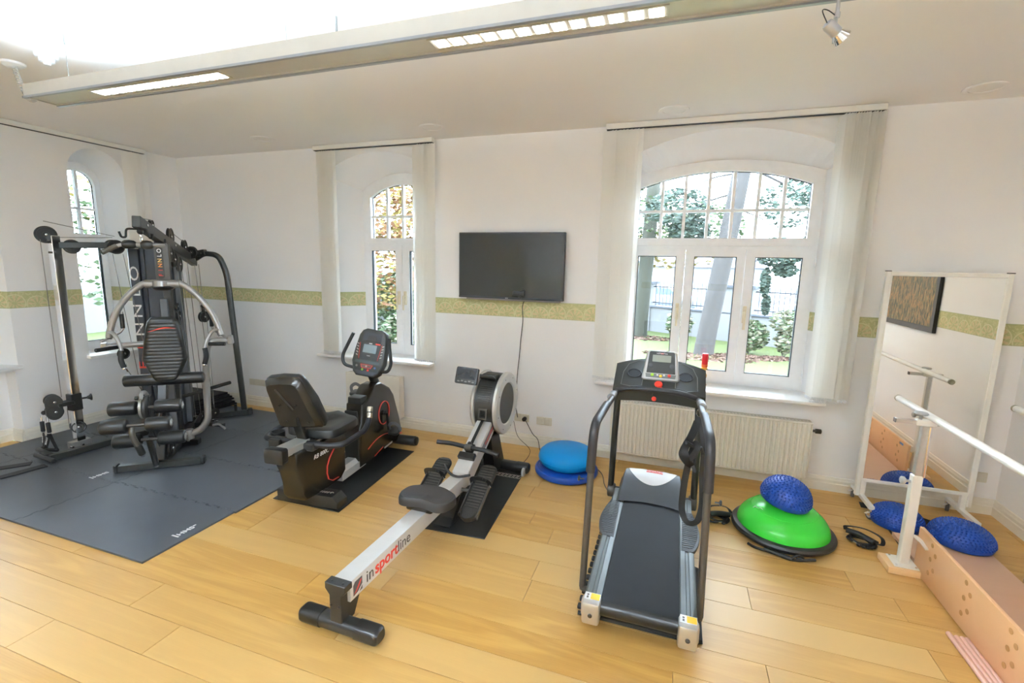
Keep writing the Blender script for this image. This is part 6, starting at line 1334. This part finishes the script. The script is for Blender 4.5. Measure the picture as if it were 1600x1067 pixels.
car('silver car parked beyond the railings, seen through the left window panes', -.6, 31.5, -.93, -.45, CARW); car('white car parked beyond the railings, seen through the right window pane', 6.4, 23.3, -.70, -.40, CARW2, 4.5); car('bluish car farther along the street behind the railings', 10.0, 29.5, -.93, -.42, CARW)
def building(label, x0_, x1_, y, z1_, m_, roof, ang=-.35):
    c = Vector(((x0_+x1_)/2, y, -.9)); w_ = (x1_-x0_)/2; t = thing('street_building', label, 'building', c, ang, world=False)
    part('wall', MB().box(-w_,w_,0,6,-.3,z1_), m_, t); part('roof', MB().prism([(-.5,z1_),(6.5,z1_),(3,z1_+1.6)], (-w_-.3,0,0), (0,1,0), (0,0,1), (2*w_+.6,0,0)), roof, t)
    n = int(w_/1.6)
    for k in range(n): part('window', MB().box(-w_+1+k*3.1,-w_+2.2+k*3.1,-.05,.05,1.2,2.2), mat('far_window', (.35,.40,.47), .2), t)
building('pale building with a long grey roof beyond the parked cars', -22, 6, 46, 2.7, mat('far_white', (.2,.2,.2), .8), GREYROOF); building('low pale building with grey roof beyond the street on the right', 9, 34, 36, 2.6, mat('far_cream', (.2,.19,.18), .8), GREYROOF)
def leaves(n, blobs, size, flat=False):
    mb = MB(); vs = []; fs = []
    for k in range(n):
        bx_, by_, bz2, rx, ry, rz_ = random.choice(blobs)
        while True:
            p = Vector((random.uniform(-1,1), random.uniform(-1,1), random.uniform(-1,1)))
            if p.length < 1: break
        p = p*(p.length**-.35 if p.length > .05 else 1); c = Vector((bx_+p.x*rx, by_+p.y*ry, bz2+p.z*rz_))
        a = Vector((random.gauss(0,1), random.gauss(0,1), random.gauss(0,1))).normalized(); _, e1, e2 = frame_from(a); q = size*random.uniform(.6,1.3); i = len(vs)
        vs += [c-e1*q, c+e2*q*.5, c+e1*q, c-e2*q*.5]; fs.append([i,i+1,i+2,i+3])
    mb.v = vs; mb.f = fs; return mb
def tree(label, base, top, r0, r1, bark, crown, name='tree', branches=(), extra=()):
    base = Vector(base); top = Vector(top); t = thing(name, label, 'tree', base)
    mid = base.lerp(top,.5)+Vector((.06,0,0)); P = catmull([base-Vector((0,0,.1)), base.lerp(top,.08), mid, top], 6)
    part('trunk', MB().tube(P, 1, 16, rs=[r0*1.35 if i == 0 else r0+(r1-r0)*i/len(P) for i in range(len(P))]), bark, t)
    for a, b, r in branches: part('branch', MB().tube(catmull([a, Vector(a).lerp(Vector(b),.5)+Vector((0,0,.15)), b], 4), 1, 6, rs=[r*(1-.75*i/8) for i in range(9)]), bark, t)
    for blobs, n, sz, m_ in crown: part('foliage', leaves(n, blobs, sz), m_, t, stuff=True, sharp=0)
    return t
tree('mossy dark tree trunk on the lawn seen through the left window pane', (-.93,14.35,ZG), (-.80,14.35,8), .23,.16, BARKG, [([(-.9,14.6,3.0,1.5,1,.9), (-2.2,15,2.4,1.4,1,.9), (0.6,15.3,2.9,1.2,1,.7)], 2300, .085, LEAFG), ([(-.2,15.5,2.2,1.6,1,.6), (-1.2,14.8,2.2,1.2,.8,.7)], 420, .09, LEAFY)])
tree('grey leaning spruce trunk in the middle of the lawn outside the big window', (.72,12.0,ZG), (1.50,12.2,7.5), .235,.17, BARK, [([(-.1,12.5,3.1,.8,.7,.45), (.2,12.8,2.6,.5,.5,.35), (3.4,12.4,2.7,.7,.6,.5), (3.0,12.0,3.5,1.0,.7,.5)], 3400, .07, LEAFS)],
     branches=[((1.25,12.1,3.4), (-.4,12.5,2.6), .03), ((1.3,12.1,3.8), (-.2,12.3,3.3), .03), ((1.35,12.1,3.9), (3.2,12.3,2.6), .035), ((1.4,12.1,4.2), (3.6,12.2,3.3), .03), ((1.2,12.1,3.0), (2.4,12.4,2.2), .02)])
tree('spruce branch hanging in front of the right window pane', (4.9,9.6,ZG), (4.8,9.6,6), .16,.10, BARK, [([(1.62,9.2,1.85,.34,.25,.14), (1.55,9.2,2.05,.30,.25,.16), (1.45,9.2,1.45,.07,.10,.25), (1.72,9.2,1.66,.20,.15,.12), (1.50,9.25,1.05,.05,.06,.18), (2.2,9.2,2.0,.45,.3,.25), (1.7,9.2,2.75,.5,.3,.4)], 3600, .045, LEAFS)],
     branches=[((4.7,9.5,2.9), (1.25,9.2,1.80), .03), ((4.7,9.5,2.8), (1.50,9.2,1.0), .018)], name='spruce_tree')
def bush(label, x, y, blobs, n, sz, m_, second=None):
    t = thing('bush', label, 'bush', (x,y,ZG)); st_ = MB()
    for k in range(5): st_.tube([(x,y,ZG), (x+random.uniform(-.25,.25),y+random.uniform(-.1,.1),ZG+.5)], .008, 5)
    part('stems', st_, BARK, t); part('foliage', leaves(n, [(x+b[0],y+b[1],ZG+b[2],*b[3:]) for b in blobs], sz), m_, t, stuff=True, sharp=0)
    if second: part('flowers', leaves(second[0], [(x+b[0],y+b[1],ZG+b[2],*b[3:]) for b in blobs], second[1]), second[2], t, stuff=True, sharp=0)
bush('young hydrangea bush against the white wall left of the leaning trunk', .15, 13.6, [(0,0,.55,.35,.3,.4)], 600, .05, LEAFG, (220,.07,BLOSS)); bush('round hydrangea bush to the right of the leaning trunk', 1.75, 12.5, [(0,0,.45,.42,.35,.38)], 1000, .05, LEAFG, (380,.06,BLOSS)); bush('yellowish hydrangea bush behind the right window pane', 2.45, 12.2, [(0,0,.85,.35,.25,.28),(0,0,.4,.2,.2,.3)], 260, .05, LEAFG, (420,.07,BLOSS))
single('leaf_litter', leaves(1800, [(.6,11.5,ZG+.01,1.3,.5,.012), (1.6,11.9,ZG+.01,.9,.35,.012), (-.9,14.0,ZG+.01,1.0,.5,.012), (2.4,12.1,ZG+.01,.5,.25,.01)], .06), LEAFB, 'brown fallen leaves around the tree feet on the lawn', 'leaves')['kind'] = 'stuff'
# narrow window: autumn shrubs
bush('tall orange and yellow autumn shrub outside the narrow window', -6.0, 9.1, [(-.3,.1,1.9,1.0,.6,1.0), (.9,.2,2.8,1.3,.6,1.0), (-.6,.2,3.2,1.2,.6,.9), (-.45,-.4,1.0,.30,.3,.9)], 2600, .075, LEAFY, (1800,.08,LEAFO)); bush('dark green hedge bush behind the autumn shrub', -6.6, 10.75, [(.3,0,.9,1.6,.45,1.1)], 3600, .08, LEAFG)
bush('pale flowering bush low outside the narrow window', -5.05, 8.1, [(0,0,.55,.5,.4,.5)], 900, .055, LEAFG, (420,.065,BLOSS)); bush('small patch of orange leaves on the lawn outside the narrow window', -4.9, 7.3, [(0,0,.12,.7,.4,.14)], 260, .05, LEAFG, (500,.05,LEAFO))
t = thing('garden_shed', 'low grey wall behind the shrubs outside the narrow window', 'wall', (-7.2,11.5,ZG)); part('wall', MB().box(-10,-4.6,11.5,11.8,ZG,1.0), mat('grey_render', (.08,.08,.085), .8), t); part('coping', MB().box(-10.1,-4.5,11.4,11.9,1.0,1.06), COPE, t)
# left windows: trees
tree('yellow-green tree outside the left wall window', (-11.5,5.9,ZG), (-11.5,5.9,6), .18,.12, BARKG, [([(-11.3,6.0,3.6,1.6,1.6,1.8), (-11.5,6.6,5.0,1.6,1.4,1.2)], 1100, .09, LEAFY), ([(-11.0,6.2,1.9,1.3,1.4,1.2), (-12,5,1.4,1.5,1.5,1.2)], 1200, .09, LEAFG)]); tree('added unseen bushy tree with a dense crown blocking sky light at the left windows', (-10.5,1.2,ZG), (-10.5,1.2,6), .18,.12, BARKG, [([(-10.5,1.2,3.2,2.0,2.4,2.4), (-11,-2.5,2.8,2.0,2.2,2.2), (-10.5,1.0,1.2,1.2,2.2,1.4)], 7000, .17, LEAFG)])  # second tree is added out of view, its crown cuts down sky light
t = thing('pale_garden_wall', 'pale wall outside the left wall window', 'wall', (-14.5,6,ZG)); part('wall', MB().box(-14.8,-14.5,-8,14,ZG,.9), OUTW, t)
